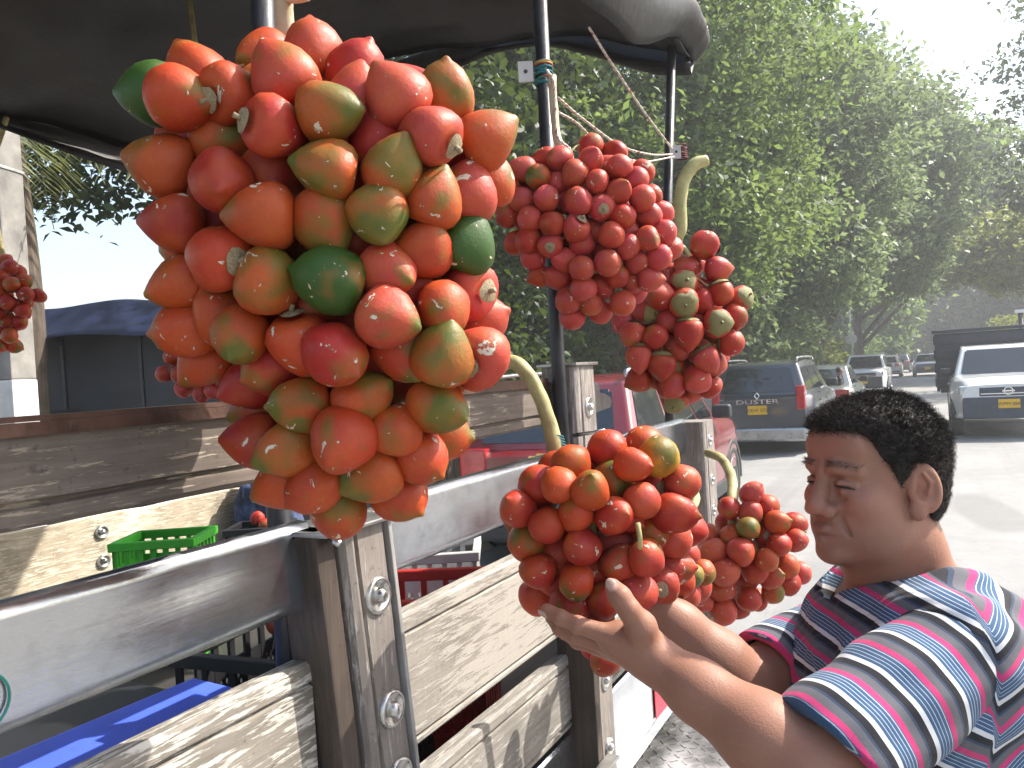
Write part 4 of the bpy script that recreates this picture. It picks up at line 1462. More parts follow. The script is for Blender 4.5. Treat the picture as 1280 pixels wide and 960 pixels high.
    # wheels
    for yy in axles:
        for s in (1, -1):
            M4 = Matrix.Translation((s * (hw - 0.095), yy, wr)) @ Matrix.Rotation(s * math.pi / 2, 4, 'Y')
            b_ = bmesh.new()
            bm_lathe(b_, [(wr * 0.62, -0.09), (wr * 0.93, -0.095), (wr, -0.07), (wr, 0.07), (wr * 0.93, 0.098), (wr * 0.64, 0.085), (wr * 0.62, 0.05)], 28, M4)
            wheel = obj('wheel', b_, m_rubber, c, True)
            b_ = bmesh.new()
            bm_lathe(b_, [(wr * 0.63, 0.088), (wr * 0.60, 0.092), (wr * 0.57, 0.07), (wr * 0.54, 0.03), (0.05, 0.03)], 24, M4)
            for k in range(5):
                R4 = M4 @ Matrix.Rotation(k * 2 * math.pi / 5, 4, 'Z')
                bm_box(b_, 0.0, wr * 0.58, -0.028, 0.028, 0.045, 0.082, R4)
            bm_lathe(b_, [(0.07, 0.05), (0.065, 0.09), (0.0, 0.092)], 14, M4)
            obj('rim', b_, m_rim, wheel)
            # dark arch around the wheel
            b_ = bmesh.new()
            A4 = Matrix.Translation((s * (hw - 0.02), yy, wr)) @ Matrix.Rotation(s * math.pi / 2, 4, 'Y')
            bm_lathe(b_, [(wr * 1.06, -0.06), (wr * 1.06, 0.016), (wr * 1.10, 0.024), (wr * 1.24, 0.024), (wr * 1.26, 0.014), (wr * 1.26, -0.06)], 32, A4)
            cut = [v for v in b_.verts if v.co.z < clear + 0.01]
            bmesh.ops.delete(b_, geom=cut, context='VERTS')
            obj('wheel_arch', b_, m_plastic if cladding else color, c, True)
            b_ = bmesh.new()
            bm_lathe(b_, [(wr * 1.08, 0.0095), (0.0, 0.0095)], 28, A4)
            obj('wheel_well', b_, m_ink, c)
    if cladding:
        for s in (1, -1):
            b_ = box_mesh(min(s * (hw - 0.05), s * (hw + 0.008)), max(s * (hw - 0.05), s * (hw + 0.008)), axles[1] + wr * 1.2, axles[0] - wr * 1.2, clear - 0.005, clear + 0.14, 0.012)
            obj('sill_cladding', b_, m_plastic, c)
    c['plate_text'] = plate_text
    del c['plate_text']
    return c, dict(hl=hl, hw=hw, belt=belt, nose=nose, hood=hood, clear=clear, cab=cab, body=body)


def bar(c, nm, x0, x1, y0, y1, z0, z1, m, bev=0.01, parent=None):
    return obj(nm, box_mesh(x0, x1, y0, y1, z0, z1, bev), m, parent or c)


def plate(c, y, z, sgn, text, w=0.335, h=0.16):
    p = obj('number_plate', box_mesh(-w / 2, w / 2, min(y, y + sgn * 0.012), max(y, y + sgn * 0.012), z - h / 2, z + h / 2, 0.003), m_plate, c)
    if text:
        me = text_mesh(text, 0.082, 0.001)
        me.materials.append(m_ink)
        t = link(bpy.data.objects.new('plate_lettering', me), p)
        t.location = (0, y + sgn * 0.0145, z - 0.005)
        t.rotation_euler = (math.pi / 2, 0, math.pi if sgn > 0 else 0)
    return p


def front_face(c, g, grille_m, lamp_w=0.36, bumper=None, plate_text='', wide=0.55):
    y = g['hl']
    hw = g['hw']
    zc = (g['nose'] + g['clear']) / 2
    bar(c, 'grille', -hw * wide, hw * wide, y - 0.16, y + 0.012, g['nose'] - 0.15, g['nose'] + 0.01, grille_m, 0.02)
    for k in range(2):
        bar(c, 'grille_bar', -hw * wide * 0.96, hw * wide * 0.96, y - 0.05, y + 0.02, g['nose'] - 0.115 + k * 0.065, g['nose'] - 0.095 + k * 0.065, m_chrome_car if k == 0 else grille_m, 0.004)
    for s in (1, -1):
        x0, x1 = sorted((s * hw * wide * 1.03, s * hw * 0.86))
        lamp = bar(c, 'headlamp', x0, x1, y - 0.34, y - 0.045, g['nose'] - 0.13, g['nose'] + 0.045, m_lamp_clear, 0.03)
        b_ = bmesh.new()
        bm_lathe(b_, [(0.0, 0.012), (0.04, 0.010), (0.055, 0.0)], 14, Matrix.Translation(((x0 + x1) / 2, y - 0.05, g['nose'] - 0.045)) @ Matrix.Rotation(-math.pi / 2, 4, 'X'))
        obj('lens', b_, m_chrome_car, lamp, True)
        b_ = bmesh.new()
        bm_lathe(b_, [(0.0, 0.015), (0.045, 0.012), (0.06, 0.0)], 14, Matrix.Translation((s * hw * 0.62, y - 0.012, g['clear'] + 0.19)) @ Matrix.Rotation(-math.pi / 2, 4, 'X'))
        obj('fog_lamp', b_, m_lamp_clear, c, True)
    bar(c, 'bumper', -hw * 0.80, hw * 0.80, y - 0.2, y + 0.03, g['clear'] + 0.03, g['nose'] - 0.165, bumper or m_plastic, 0.035)
    plate(c, y + 0.031, g['clear'] + 0.30, 1, plate_text)


def rear_face(c, g, z_light, light_h, light_w=0.2, bumper=None, plate_z=0.75, plate_text=''):
    y = -g['hl']
    hw = g['hw']
    for s in (1, -1):
        x0, x1 = sorted((s * (hw * 0.86 - light_w), s * hw * 0.875))
        bar(c, 'tail_lamp', x0, x1, y - 0.012, y + 0.24, z_light - light_h / 2, z_light + light_h / 2, m_lamp_red, 0.02)
    bar(c, 'bumper', -hw * 0.88, hw * 0.88, y - 0.06, y + 0.25, g['clear'] + 0.02, g['clear'] + 0.26, bumper or m_plastic, 0.04)
    plate(c, y - 0.012, plate_z, -1, plate_text)


m_red_car = paint('red_car_paint', (0.17, 0.004, 0.010), 0.0)
m_grey_car = paint('dark_grey_car_paint', (0.055, 0.062, 0.078), 0.3)
m_silver_car = paint('silver_green_car_paint', (0.17, 0.20, 0.20), 0.4)
m_white_car = paint('white_car_paint', (0.74, 0.75, 0.76))
m_navy_car = paint('navy_car_paint', (0.03, 0.05, 0.11), 0.2)
m_beige_car = paint('beige_car_paint', (0.52, 0.49, 0.45), 0.1)

# red car just beyond the truck, seen from its rear right
c, g = car('parked_car', 'red car parked directly behind the fruit truck', (-3.02, 7.95, 0), R(1.5), m_red_car, L=4.3, W=1.82, H=1.64, belt=1.06, hood=1.02, ws=(0.98, 0.30), rear=(-2.08, -1.72), nose=0.82)
rear_face(c, g, 0.92, 0.26, 0.26, None, 0.72, '')
bm = bmesh.new()
for (x0, x1, z0, z1) in ((-0.10, 0.10, -0.018, 0.018), (-0.036, 0.036, -0.038, 0.038)):
    bm_box(bm, x0, x1, -0.016 if x1 > 0.05 else -0.017, 0.0, z0, z1)
for v in bm.verts:
    v.co.x += v.co.z * 0.5
bd = obj('badge', bm, m_gold, c)
bd.location = (0, -g['hl'] - 0.004, 0.97)
front_face(c, g, m_plastic)

# dark grey estate seen from the rear
c, g = car('parked_car', 'dark grey estate car with silver letters and yellow plate on its tailgate', (-2.78, 16.2, 0), R(0), m_grey_car, L=4.32, W=1.84, H=1.66, belt=1.08, hood=1.03, ws=(0.95, 0.30), rear=(-2.10, -1.84), nose=0.84)
rear_face(c, g, 1.0, 0.42, 0.13, m_rim, 0.80, 'CKW 573')
me = text_mesh('DUSTER', 0.115, 0.004)
me.materials.append(m_silver)
t = link(bpy.data.objects.new('tailgate_lettering', me), c)
t.location = (0, -g['hl'] - 0.008, 0.945)
t.scale = (1.8, 0.95, 1)
t.rotation_euler = (math.pi / 2, 0, 0)
bm = bmesh.new()
dm = [(0, 0.062), (0.042, 0), (0, -0.062), (-0.042, 0)]
for i in range(4):
    a, b2 = dm[i], dm[(i + 1) % 4]
    bm_tube(bm, [(a[0], 0, a[1]), (b2[0], 0, b2[1])], 0.010, 6)
bd = obj('badge', bm, m_silver, c)
bd.location = (0, -g['hl'] + 0.002, 1.055)
front_face(c, g, m_plastic)
bar(c, 'rear_wiper', -0.05, 0.32, -g['hl'] - 0.015, -g['hl'] + 0.0, 1.115, 1.13, m_plastic, 0.002)

# silver saloon beyond it
c, g = car('parked_car', 'pale silver-green saloon car between the grey estate and the white one', (-2.55, 22.0, 0), R(0), m_silver_car, L=4.2, W=1.72, H=1.47, belt=0.95, hood=0.90, ws=(0.85, 0.15), rear=(-1.55, -1.0), nose=0.70, rails=False, cladding=False, deck=0.93, wr=0.31)
rear_face(c, g, 0.78, 0.18, 0.3, m_silver_car, 0.62, '')
front_face(c, g, m_plastic)

# white car facing the lens
c, g = car('parked_car', 'white car facing the viewer at the left kerb', (-2.62, 37.5, 0), R(180), m_white_car, L=4.4, W=1.82, H=1.66, belt=1.06, hood=1.03, ws=(1.0, 0.30), rear=(-2.0, -1.75), nose=0.88)
front_face(c, g, m_plastic, plate_text='')
rear_face(c, g, 0.95, 0.3, 0.2)
# two more beyond
c, g = car('parked_car', 'distant beige car parked behind the white one', (-2.75, 58.5, 0), R(0), m_beige_car, L=4.2, W=1.75, H=1.5, belt=0.98, hood=0.92, ws=(0.9, 0.2), rear=(-1.9, -1.5), nose=0.74, cladding=False)
rear_face(c, g, 0.85, 0.2, 0.25)
c, g = car('parked_car', 'farthest parked car, small and dark, at the left kerb', (-2.45, 70.5, 0), R(0), m_grey_car, L=4.2, W=1.75, H=1.5, belt=0.98, hood=0.92, ws=(0.9, 0.2), rear=(-1.9, -1.5), nose=0.74)
rear_face(c, g, 0.85, 0.2, 0.25)
# oncoming blue-black car
c, g = car('oncoming_car', 'dark blue car driving towards the viewer in mid street', (-0.35, 58.5, 0), R(180), m_navy_car, L=4.3, W=1.78, H=1.47, belt=0.95, hood=0.90, ws=(0.95, 0.25), rear=(-1.7, -1.2), nose=0.76, rails=False, cladding=False)
front_face(c, g, m_plastic)

# the pickup with a stake body
c, g = car('pickup_truck', 'white pickup with dark stake body driving towards the viewer', (1.15, 18.8, 0), R(180), m_white_car, L=4.9, W=1.80, H=1.72, belt=1.13, hood=1.10, ws=(0.95, 0.42), rear=(-0.55, -0.45), nose=0.93, rails=False,
           wr=0.35, axles=(1.62, -1.45), clear=0.34, cat='truck', side_split=(), deck=0.72, cladding=True)
m_bumper_blue = simple('dark_blue_bumper', (0.04, 0.05, 0.075), 0.5, var=0.2)
front_face(c, g, m_bumper_blue, bumper=m_bumper_blue, plate_text='WPM 084', wide=0.50)
bm = bmesh.new()
bm_lathe(bm, [(0.075, 0.0), (0.075, 0.016), (0.058, 0.016), (0.058, 0.0)], 20, Matrix.Translation((0, g['hl'] + 0.012, g['nose'] - 0.06)) @ Matrix.Rotation(-math.pi / 2, 4, 'X'))
bm_box(bm, -0.095, 0.095, g['hl'] + 0.014, g['hl'] + 0.03, g['nose'] - 0.074, g['nose'] - 0.046)
obj('badge', bm, m_silver, c)
m_stake = simple('dark_blue_frame', (0.022, 0.026, 0.04), 0.5, var=0.3)
for s in (1, -1):
    for k in range(5):
        y0 = -0.72 - k * 0.42
        bar(c, 'stake', *sorted((s * 1.05, s * 1.11)), y0 - 0.04, y0 + 0.04, 0.75, 2.02, m_stake, 0.006)
    for k in range(4):
        bar(c, 'side_slat', *sorted((s * 1.112, s * 1.135)), -2.48, -0.66, 0.85 + k * 0.31, 1.05 + k * 0.31, m_stake, 0.006)
for k in range(4):
    bar(c, 'front_slat', -1.11, 1.11, -0.655, -0.625, 0.85 + k * 0.31, 1.05 + k * 0.31, m_stake, 0.006)
bar(c, 'head_rail', -1.16, 1.16, -0.70, -0.60, 2.03, 2.10, m_stake, 0.01)
bar(c, 'front_panel', -1.10, 1.10, -0.69, -0.66, 0.80, 2.02, m_stake, 0.004)
bar(c, 'bed_floor', -1.04, 1.04, -2.5, -0.66, 0.72, 0.80, m_stake, 0.01)

# ------------------------------------------------------------------ trees
m_bark = wood('tree_bark', (0.045, 0.033, 0.024), (0.15, 0.115, 0.085), 'Z', rough=0.9, scale=0.25)
m_leaf_a = leaf_mat('sunlit_leaves', (0.028, 0.060, 0.021), (0.096, 0.148, 0.052), (0.31, 0.42, 0.10), 0.46)
m_leaf_b = leaf_mat('dark_leaves', (0.013, 0.028, 0.012), (0.040, 0.068, 0.022), (0.16, 0.22, 0.03), 0.30)
m_leaf_c = leaf_mat('pale_leaves', (0.050, 0.084, 0.042), (0.125, 0.170, 0.084), (0.34, 0.43, 0.17), 0.46)
m_leaf_y = leaf_mat('yellow_green_leaves', (0.06, 0.085, 0.015), (0.17, 0.20, 0.035), (0.42, 0.46, 0.05), 0.45)


def leaves_mesh(name, blobs, leaf, seed, up=0.35):
    """blobs: (centre, radii, clumps, leaves per clump, clump radius)"""
    rg = np.random.default_rng(seed)
    Cs, Ts = [], []
    for (ctr, rad, ncl, nl, cr) in blobs:
        d = rg.normal(size=(ncl, 3))
        d /= np.linalg.norm(d, axis=1)[:, None]
        u = rg.uniform(0.12, 1.0, ncl) ** (1 / 2.6)
        u *= 1 + 0.14 * np.sin(d[:, 0] * 5 + seed) * np.cos(d[:, 1] * 4 + d[:, 2] * 6)
        cl = np.array(ctr) + d * u[:, None] * np.array(rad)
        tone = rg.uniform(0.1, 0.9, ncl)
        csz = rg.uniform(0.55, 1.35, ncl) * cr
        off = rg.normal(size=(ncl, nl, 3)) * csz[:, None, None] * np.array([0.62, 0.62, 0.40])
        P = cl[:, None, :] + off
        T = tone[:, None] + rg.normal(size=(ncl, nl)) * 0.16
        Cs.append(P.reshape(-1, 3))
        Ts.append(T.ravel())
    P = np.concatenate(Cs)
    T = np.clip(np.concatenate(Ts), 0, 1)
    n = len(P)
    nor = rg.normal(size=(n, 3))
    nor[:, 2] = np.abs(nor[:, 2]) + up
    nor /= np.linalg.norm(nor, axis=1)[:, None]
    ax = rg.normal(size=(n, 3))
    ax[:, 2] -= 0.4
    ax -= nor * np.sum(ax * nor, axis=1)[:, None]
    ax /= np.linalg.norm(ax, axis=1)[:, None] + 1e-9
    sd = np.cross(nor, ax)
    s = leaf * rg.uniform(0.6, 1.35, n)[:, None]
    droop = nor * s * 0.14
    V = np.empty((n, 4, 3), dtype=np.float32)
    V[:, 0] = P - ax * s * 0.5 - droop
    V[:, 1] = P + sd * s * 0.27 + ax * s * 0.05
    V[:, 2] = P + ax * s * 0.55 - droop
    V[:, 3] = P - sd * s * 0.27 + ax * s * 0.05
    F = np.arange(n * 4, dtype=np.int32).reshape(n, 4)
    me = np_mesh(name, V.reshape(-1, 3), F)
    attr_f(me, 'tone', np.repeat(T, 4))
    return me


def tree(name, label, base, trunk_h, trunk_r, blobs, leaf, m_leaf, seed, group='trees along the street', limbs=7, cat='tree'):
    x, y = base
    t = empty(name, (x, y, 0))
    tag(t, label, cat, group)
    rel = [((c[0] - x, c[1] - y, c[2]), r, a, b_, cr) for (c, r, a, b_, cr) in blobs]
    obj('crown', leaves_mesh('crown', rel, leaf, seed), m_leaf, t)
    bm_ = bmesh.new()
    rnd = random.Random(seed)
    tp = [(0, 0, -0.1), (0.03, 0.02, trunk_h * 0.4), (rnd.uniform(-.2, .2), rnd.uniform(-.2, .2), trunk_h)]
    pts = spline(tp, 12)
    bm_tube(bm_, pts, list(np.linspace(trunk_r * 1.25, trunk_r * 0.75, 12)), 12)
    obj('trunk', bm_, m_bark, t, True)
    for k in range(limbs):
        b_ = rel[k % len(rel)]
        e = Vector(b_[0]) + Vector((rnd.uniform(-.6, .6) * b_[1][0], rnd.uniform(-.6, .6) * b_[1][1], rnd.uniform(-.3, .6) * b_[1][2]))
        s = Vector(pts[rnd.randint(6, 11)])
        mid = s.lerp(e, 0.5) + Vector((rnd.uniform(-.4, .4), rnd.uniform(-.4, .4), rnd.uniform(0.0, .5)))
        tube('limb', [s, mid, e], [trunk_r * 0.5, trunk_r * 0.3, trunk_r * 0.08], m_bark, t, 8, 12)
    return t


tree('street_tree', 'dark dense tree whose branches hang behind the truck', (-7.6, 10.6), 3.2, 0.24,
     [((-7.6, 10.6, 6.6), (3.4, 3.6, 3.2), 330, 70, 0.62), ((-6.0, 9.6, 4.4), (2.0, 2.4, 1.4), 90, 60, 0.55), ((-8.4, 12.5, 4.2), (2.4, 2.0, 1.8), 90, 60, 0.55), ((-6.1, 11.0, 2.5), (0.6, 4.6, 1.7), 190, 60, 0.42)], 0.17, m_leaf_b, 21)
tree('street_tree', 'tall broad green tree rising above the red and grey cars', (-6.6, 17.2), 3.4, 0.27,
     [((-6.4, 17.2, 8.2), (4.5, 4.2, 4.8), 860, 85, 0.66), ((-4.5, 16.0, 4.6), (2.3, 2.6, 1.7), 150, 70, 0.5), ((-6.2, 13.6, 5.6), (2.6, 2.2, 2.2), 140, 70, 0.55),
      ((-4.4, 19.4, 5.6), (2.4, 2.4, 2.2), 150, 70, 0.5)], 0.17, m_leaf_a, 22)
tree('street_tree', 'sunlit olive green tree leaning out over the grey estate car', (-5.2, 26.5), 3.4, 0.26,
     [((-4.6, 26.8, 8.4), (4.5, 4.2, 4.9), 760, 85, 0.7), ((-3.6, 24.8, 4.8), (2.4, 2.6, 2.1), 150, 70, 0.55), ((-3.2, 27.5, 6.0), (2.6, 2.4, 2.4), 150, 70, 0.6), ((-4.7, 22.5, 2.7), (1.2, 3.2, 1.4), 130, 70, 0.45), ((-4.6, 30.0, 2.6), (1.0, 3.0, 1.4), 90, 70, 0.5)], 0.22, m_leaf_c, 23)
tree('street_tree', 'pale rounded tree behind the olive one, over the white car', (-4.9, 39.0), 4.0, 0.28,
     [((-2.9, 39.0, 9.6), (4.8, 5.0, 5.6), 620, 85, 0.85), ((-1.9, 37.8, 6.4), (2.8, 3.0, 2.6), 150, 70, 0.7)], 0.30, m_leaf_c, 24)
tree('street_tree', 'far round crown overhanging the end of the street', (-4.4, 57.0), 4.5, 0.30,
     [((-0.6, 56.0, 11.2), (6.2, 5.6, 5.6), 480, 80, 1.0), ((4.4, 58.0, 9.4), (4.4, 4.0, 4.0), 240, 80, 0.9)], 0.42, m_leaf_a, 25)
tree('street_tree', 'thin open tree at the right edge with sky showing through', (6.4, 38.0), 5.0, 0.22,
     [((6.0, 37.5, 12.6), (3.3, 3.6, 4.4), 120, 46, 0.75), ((5.0, 38.4, 8.2), (2.6, 2.6, 2.4), 52, 46, 0.7)], 0.27, m_leaf_b, 26, limbs=12)
tree('street_tree', 'yellow-green low crown reaching over the pickup', (7.2, 50.0), 4.0, 0.26,
     [((4.6, 49.0, 6.6), (4.4, 4.0, 1.9), 260, 70, 0.8)], 0.34, m_leaf_y, 27)
for i, (x, y, z, rx, rz_, mm, lab) in enumerate((
        (-7.5, 92, 6.0, 6.0, 5.0, m_leaf_b, 'dark tree closing the far end of the street on the left'),
        (0.5, 102, 6.4, 6.5, 5.4, m_leaf_b, 'dark tree closing the far end of the street in the middle'),
        (9.0, 90, 6.4, 6.0, 5.6, m_leaf_b, 'dark tree at the far end above the pickup'),
        (17.0, 84, 7.0, 6.5, 6.0, m_leaf_b, 'dark tree at the far right end of the street'),
        (-6.0, 74, 5.0, 4.5, 3.8, m_leaf_a, 'mid green tree above the farthest parked cars'))):
    tree('street_tree', lab, (x, y), 3.0, 0.3, [((x, y, z), (rx, 4.5, rz_), 240, 60, 1.2), ((x, y - 2, 2.4), (rx * 0.9, 3.0, 2.0), 110, 60, 0.9)], 0.55, mm, 31 + i, limbs=4)
for i, (x, y, r, lab, mm) in enumerate(((-5.4, 31.5, 1.3, 'low shrub at the kerb before the white car', m_leaf_a), (-5.8, 45.0, 1.6, 'pale shrub at the kerb behind the white car', m_leaf_y),
                                       (-5.0, 63.0, 1.8, 'green shrub by the round sign', m_leaf_a), (5.2, 66.0, 2.0, 'yellow-green shrub beyond the pickup', m_leaf_y))):
    tree('shrub', lab, (x, y), 0.7, 0.07, [((x, y, r * 0.95), (r, r, r), 90, 60, 0.45)], 0.22, mm, 51 + i, 'shrubs along the kerb', 4, 'shrub')

# trees seen on the left beyond the truck
tree('street_tree', 'dark tree hanging into the gap between tarpaulin and concrete pole', (-11.2, 5.3), 4.2, 0.2,
     [((-9.6, 6.4, 6.6), (3.4, 3.2, 2.4), 230, 60, 0.6), ((-9.4, 5.6, 4.6), (1.6, 1.0, 0.5), 22, 50, 0.36), ((-8.0, 7.9, 3.5), (0.6, 0.7, 1.2), 24, 45, 0.30)], 0.15, m_leaf_b, 41, limbs=1)

# palm: fronds of separate leaflets
m_frond = leaf_mat('palm_leaflets', (0.06, 0.075, 0.035), (0.17, 0.19, 0.09), (0.30, 0.33, 0.08), 0.35)
pp = at(14, 300, 6.6)
palm = empty('palm_tree', (pp.x, pp.y, 0))
tag(palm, 'palm with drooping grey-green fronds behind the truck at left', 'palm')
tube('trunk', [(0, 0, 0), (0.1, 0.05, 2.4), (0.05, 0.0, 4.2)], [0.15, 0.12, 0.10], m_bark, palm, 12, 14)


def frond(az, elev, length, seed, droop=1.0):
    rnd = random.Random(seed)
    d = Vector((math.cos(az), math.sin(az), 0))
    s = Vector((0.05, 0.0, 4.15))
    pts = []
    for k in range(9):
        t = k / 8
        pts.append(s + d * (length * (t * math.cos(elev))) + Vector((0, 0, length * (t * math.sin(elev) - droop * 0.85 * t * t))))
    sp = spline(pts, 40)
    bm_ = bmesh.new()
    bm_tube(bm_, sp, list(np.linspace(0.02, 0.004, 40)), 6)
    n0 = len(bm_.verts)
    for k in range(4, 40):
        p = sp[k]
        tg = (sp[min(k + 1, 39)] - sp[k - 1]).normalized()
        side = tg.cross(Vector((0, 0, 1))).normalized()
        for sg in (1, -1):
            ll = length * 0.30 * math.sin(math.pi * min(1, 0.18 + k / 46)) * rnd.uniform(0.85, 1.1)
            tip = p + side * sg * ll * 0.72 + tg * ll * 0.5 + Vector((0, 0, -ll * rnd.uniform(0.25, 0.6)))
            w = tg * 0.016
            mid = p.lerp(tip, 0.5) + Vector((0, 0, 0.03))
            v = [bm_.verts.new(q) for q in (p - w * 0.4, mid - w, tip, mid + w, p + w * 0.4)]
            bm_.faces.new(v)
    me = bpy.data.meshes.new('frond')
    bm_.to_mesh(me)
    bm_.free()
    attr_f(me, 'tone', np.random.default_rng(seed).uniform(0.2, 0.8, len(me.vertices)))
    return obj('frond', me, m_frond, palm)


for k, (az, el, ln, dr) in enumerate(((R(-60), R(25), 2.4, 0.95), (R(-15), R(18), 2.3, 0.9), (R(25), R(30), 2.3, 1.0), (R(-100), R(35), 2.2, 0.9), (R(80), R(35), 2.2, 0.9),
                                     (R(140), R(30), 2.2, 0.9), (R(200), R(35), 2.2, 0.9), (R(-35), R(-5), 2.2, 0.7), (R(-130), R(10), 2.2, 0.8), (R(5), R(5), 2.2, 0.8))):
    frond(az, el, ln, 60 + k, dr)

# ------------------------------------------------------------------ left: pole, stall, house, fence
m_conc = simple('rough_concrete', (0.20, 0.19, 0.175), 0.85, var=0.25, scale=7, bump=0.5)
m_whitewash = simple('whitewash', (0.50, 0.50, 0.49), 0.8, var=0.15, scale=7, bump=0.3)
pb = at(16, 520, 5.0)
pole = empty('utility_pole', (pb.x, pb.y, 0), R(20))
tag(pole, 'square concrete utility pole with whitewashed foot at the far left', 'pole')
bm = box_mesh(-0.105, 0.105, -0.105, 0.105, 1.85, 7.0, 0.012)
obj('shaft', bm, m_conc, pole)
obj('painted_foot', box_mesh(-0.108, 0.108, -0.108, 0.108, -0.1, 1.849, 0.012), m_whitewash, pole)
for z in (2.35, 3.2, 4.0):
    obj('band', box_mesh(-0.112, 0.112, -0.112, 0.112, z, z + 0.02, 0.004), m_trim, pole)

m_booth = simple('dark_booth_panel', (0.020, 0.022, 0.028), 0.6, var=0.35, scale=4, bump=0.2)
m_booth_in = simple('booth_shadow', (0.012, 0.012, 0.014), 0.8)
m_bluetarp = simple('faded_blue_tarp', (0.009, 0.014, 0.042), 0.5, var=0.45, scale=5, bump=0.5)
sb = at(180, 470, 7.0)
stall = empty('market_stall', (sb.x, sb.y, 0), R(22))
tag(stall, 'dark street booth under a faded blue tarp roof', 'stall')
for k in range(4):
    obj('panel', box_mesh(-1.5 + k * 0.76, -0.752 + k * 0.76, -0.035, 0.0, 0.1, 2.42, 0.008), m_booth, stall)
for k in range(5):
    obj('frame_post', box_mesh(-1.535 + k * 0.76, -1.502 + k * 0.76, -0.05, -0.01, 0, 2.2, 0.006), m_pole, stall)
obj('side_wall', box_mesh(-1.5, 1.54, 1.2, 1.25, 0.1, 2.12, 0.006), m_booth, stall)
obj('counter', box_mesh(-1.55, 1.56, -0.30, -0.051, 0.96, 1.0, 0.008), m_booth, stall)
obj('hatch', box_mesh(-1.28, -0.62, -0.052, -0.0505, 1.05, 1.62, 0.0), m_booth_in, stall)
V = []
for i in range(40):
    for j in range(24):
        u, v = i / 39, j / 23
        x = -1.75 + 3.5 * u
        y = -0.45 + 1.9 * v
        z = 2.58 - 0.42 * max(0, 0.28 - v) / 0.28 * 0.8 + 0.03 * math.sin(u * 19) * (1 - v) + mnoise.noise(Vector((u * 6, v * 6, 1))) * 0.05
        V.append((x, y, z))
o = obj('tarp_roof', np_mesh('tarp_roof', V, grid_faces(40, 24), True), m_bluetarp, stall)
o.modifiers.new('thickness', 'SOLIDIFY').thickness = 0.006

m_blue_wall = simple('light_blue_render', (0.20, 0.36, 0.52), 0.8, var=0.15, scale=1.0)
hb = at(175, 365, 17.0)
house = empty('house', (hb.x, hb.y, 0), R(25))
tag(house, 'light blue house wall just above the blue booth roof', 'house')
obj('wall', box_mesh(-3.2, 3.2, 0, 4, -0.1, 3.35), m_blue_wall, house)
obj('roof', box_mesh(-3.4, 3.4, -0.25, 4.2, 3.352, 3.5, 0.02), m_whitewash, house)
for x in (-2.0, 0.0, 2.0):
    w = obj('window', box_mesh(x - 0.5, x + 0.5, -0.03, -0.002, 1.2, 2.4, 0.01), m_whitewash, house)
    obj('pane', box_mesh(x - 0.44, x + 0.44, -0.036, -0.0305, 1.26, 2.34), m_cglass, w)

m_fence = wood('brown_fence', (0.03, 0.02, 0.016), (0.085, 0.055, 0.04), 'Z', rough=0.85, scale=0.5)
fence = empty('board_fence', (-6.7, 6.0, 0))
tag(fence, 'tall brown board fence in the shade behind the red car', 'fence')
me_b = bpy.data.meshes.new('board')
bmx = box_mesh(-0.012, 0.012, -0.094, 0.094, 0.12, 3.3, 0.004)
bmx.to_mesh(me_b)
bmx.free()
me_b.materials.append(m_fence)
for k in range(90):
    q = bpy.data.objects.new('board', me_b)
    link(q, fence)
    q.location = (random.uniform(-0.006, 0.006), k * 0.2, random.uniform(-0.03, 0.03))
    q.rotation_euler = (random.uniform(-0.008, 0.008), 0, random.uniform(-0.02, 0.02))
for z in (0.5, 2.7):
    obj('fence_rail', box_mesh(-0.07, -0.02, -0.1, 17.9, z, z + 0.09, 0.004), m_fence, fence)

# ------------------------------------------------------------------ street furniture far off
m_pipe = simple('galvanised_pipe', (0.40, 0.41, 0.42), 0.45, 0.7, 0.2)
p0 = at(1066, 460, 42.0)
sign = empty('road_sign', (p0.x, p0.y, 0))
tag(sign, 'round pale road sign on a pole beyond the white car', 'sign')
tube('pole', [(0, 0, 0), (0, 0, 4.6)], 0.045, m_pipe, sign, 10)
bm = bmesh.new()
bm_lathe(bm, [(0.0, 0.0), (0.30, 0.0), (0.30, 0.02), (0.0, 0.02)], 28, Matrix.Translation((0, -0.06, 2.55)) @ Matrix.Rotation(math.pi / 2, 4, 'X'))
obj('disc', bm, m_whitewash, sign)
p0 = at(1058, 460, 46.0)
lp = empty('street_pole', (p0.x, p0.y, 0))
tag(lp, 'thin grey pole left of the round sign', 'pole')
tube('shaft', [(0, 0, 0), (0, 0, 7.5)], [0.09, 0.06], m_conc, lp, 10)
tube('arm', [(0, 0, 7.4), (0.5, -0.2, 7.7), (1.2, -0.5, 7.8)], 0.03, m_pipe, lp, 8, 8)
p0 = at(1277, 420, 26.0)
lp = empty('street_pole', (p0.x, p0.y, 0))
tag(lp, 'post with white cap behind the pickup at the right edge', 'pole')
tube('shaft', [(0, 0, 0), (0, 0, 2.75)], 0.07, m_plastic, lp, 12)
obj('cap', box_mesh(-0.17, 0.17, -0.12, 0.12, 2.751, 2.86, 0.02), m_white_car, lp)
wl = at(1190, 410, 88.0)
house = empty('house', (wl.x, wl.y, 0), R(8))
tag(house, 'small white house at the far end of the street, above the pickup', 'house')
obj('wall', box_mesh(-2.6, 2.6, 0, 5, -0.1, 3.0), m_whitewash, house)
m_tile = simple('clay_roof', (0.33, 0.16, 0.10), 0.8, var=0.25, scale=3)
bm = bmesh.new()
rv = [bm.verts.new(p) for p in ((-2.9, -0.4, 3.0), (2.9, -0.4, 3.0), (2.9, 5.4, 3.0), (-2.9, 5.4, 3.0), (-2.9, 2.5, 4.3), (2.9, 2.5, 4.3))]
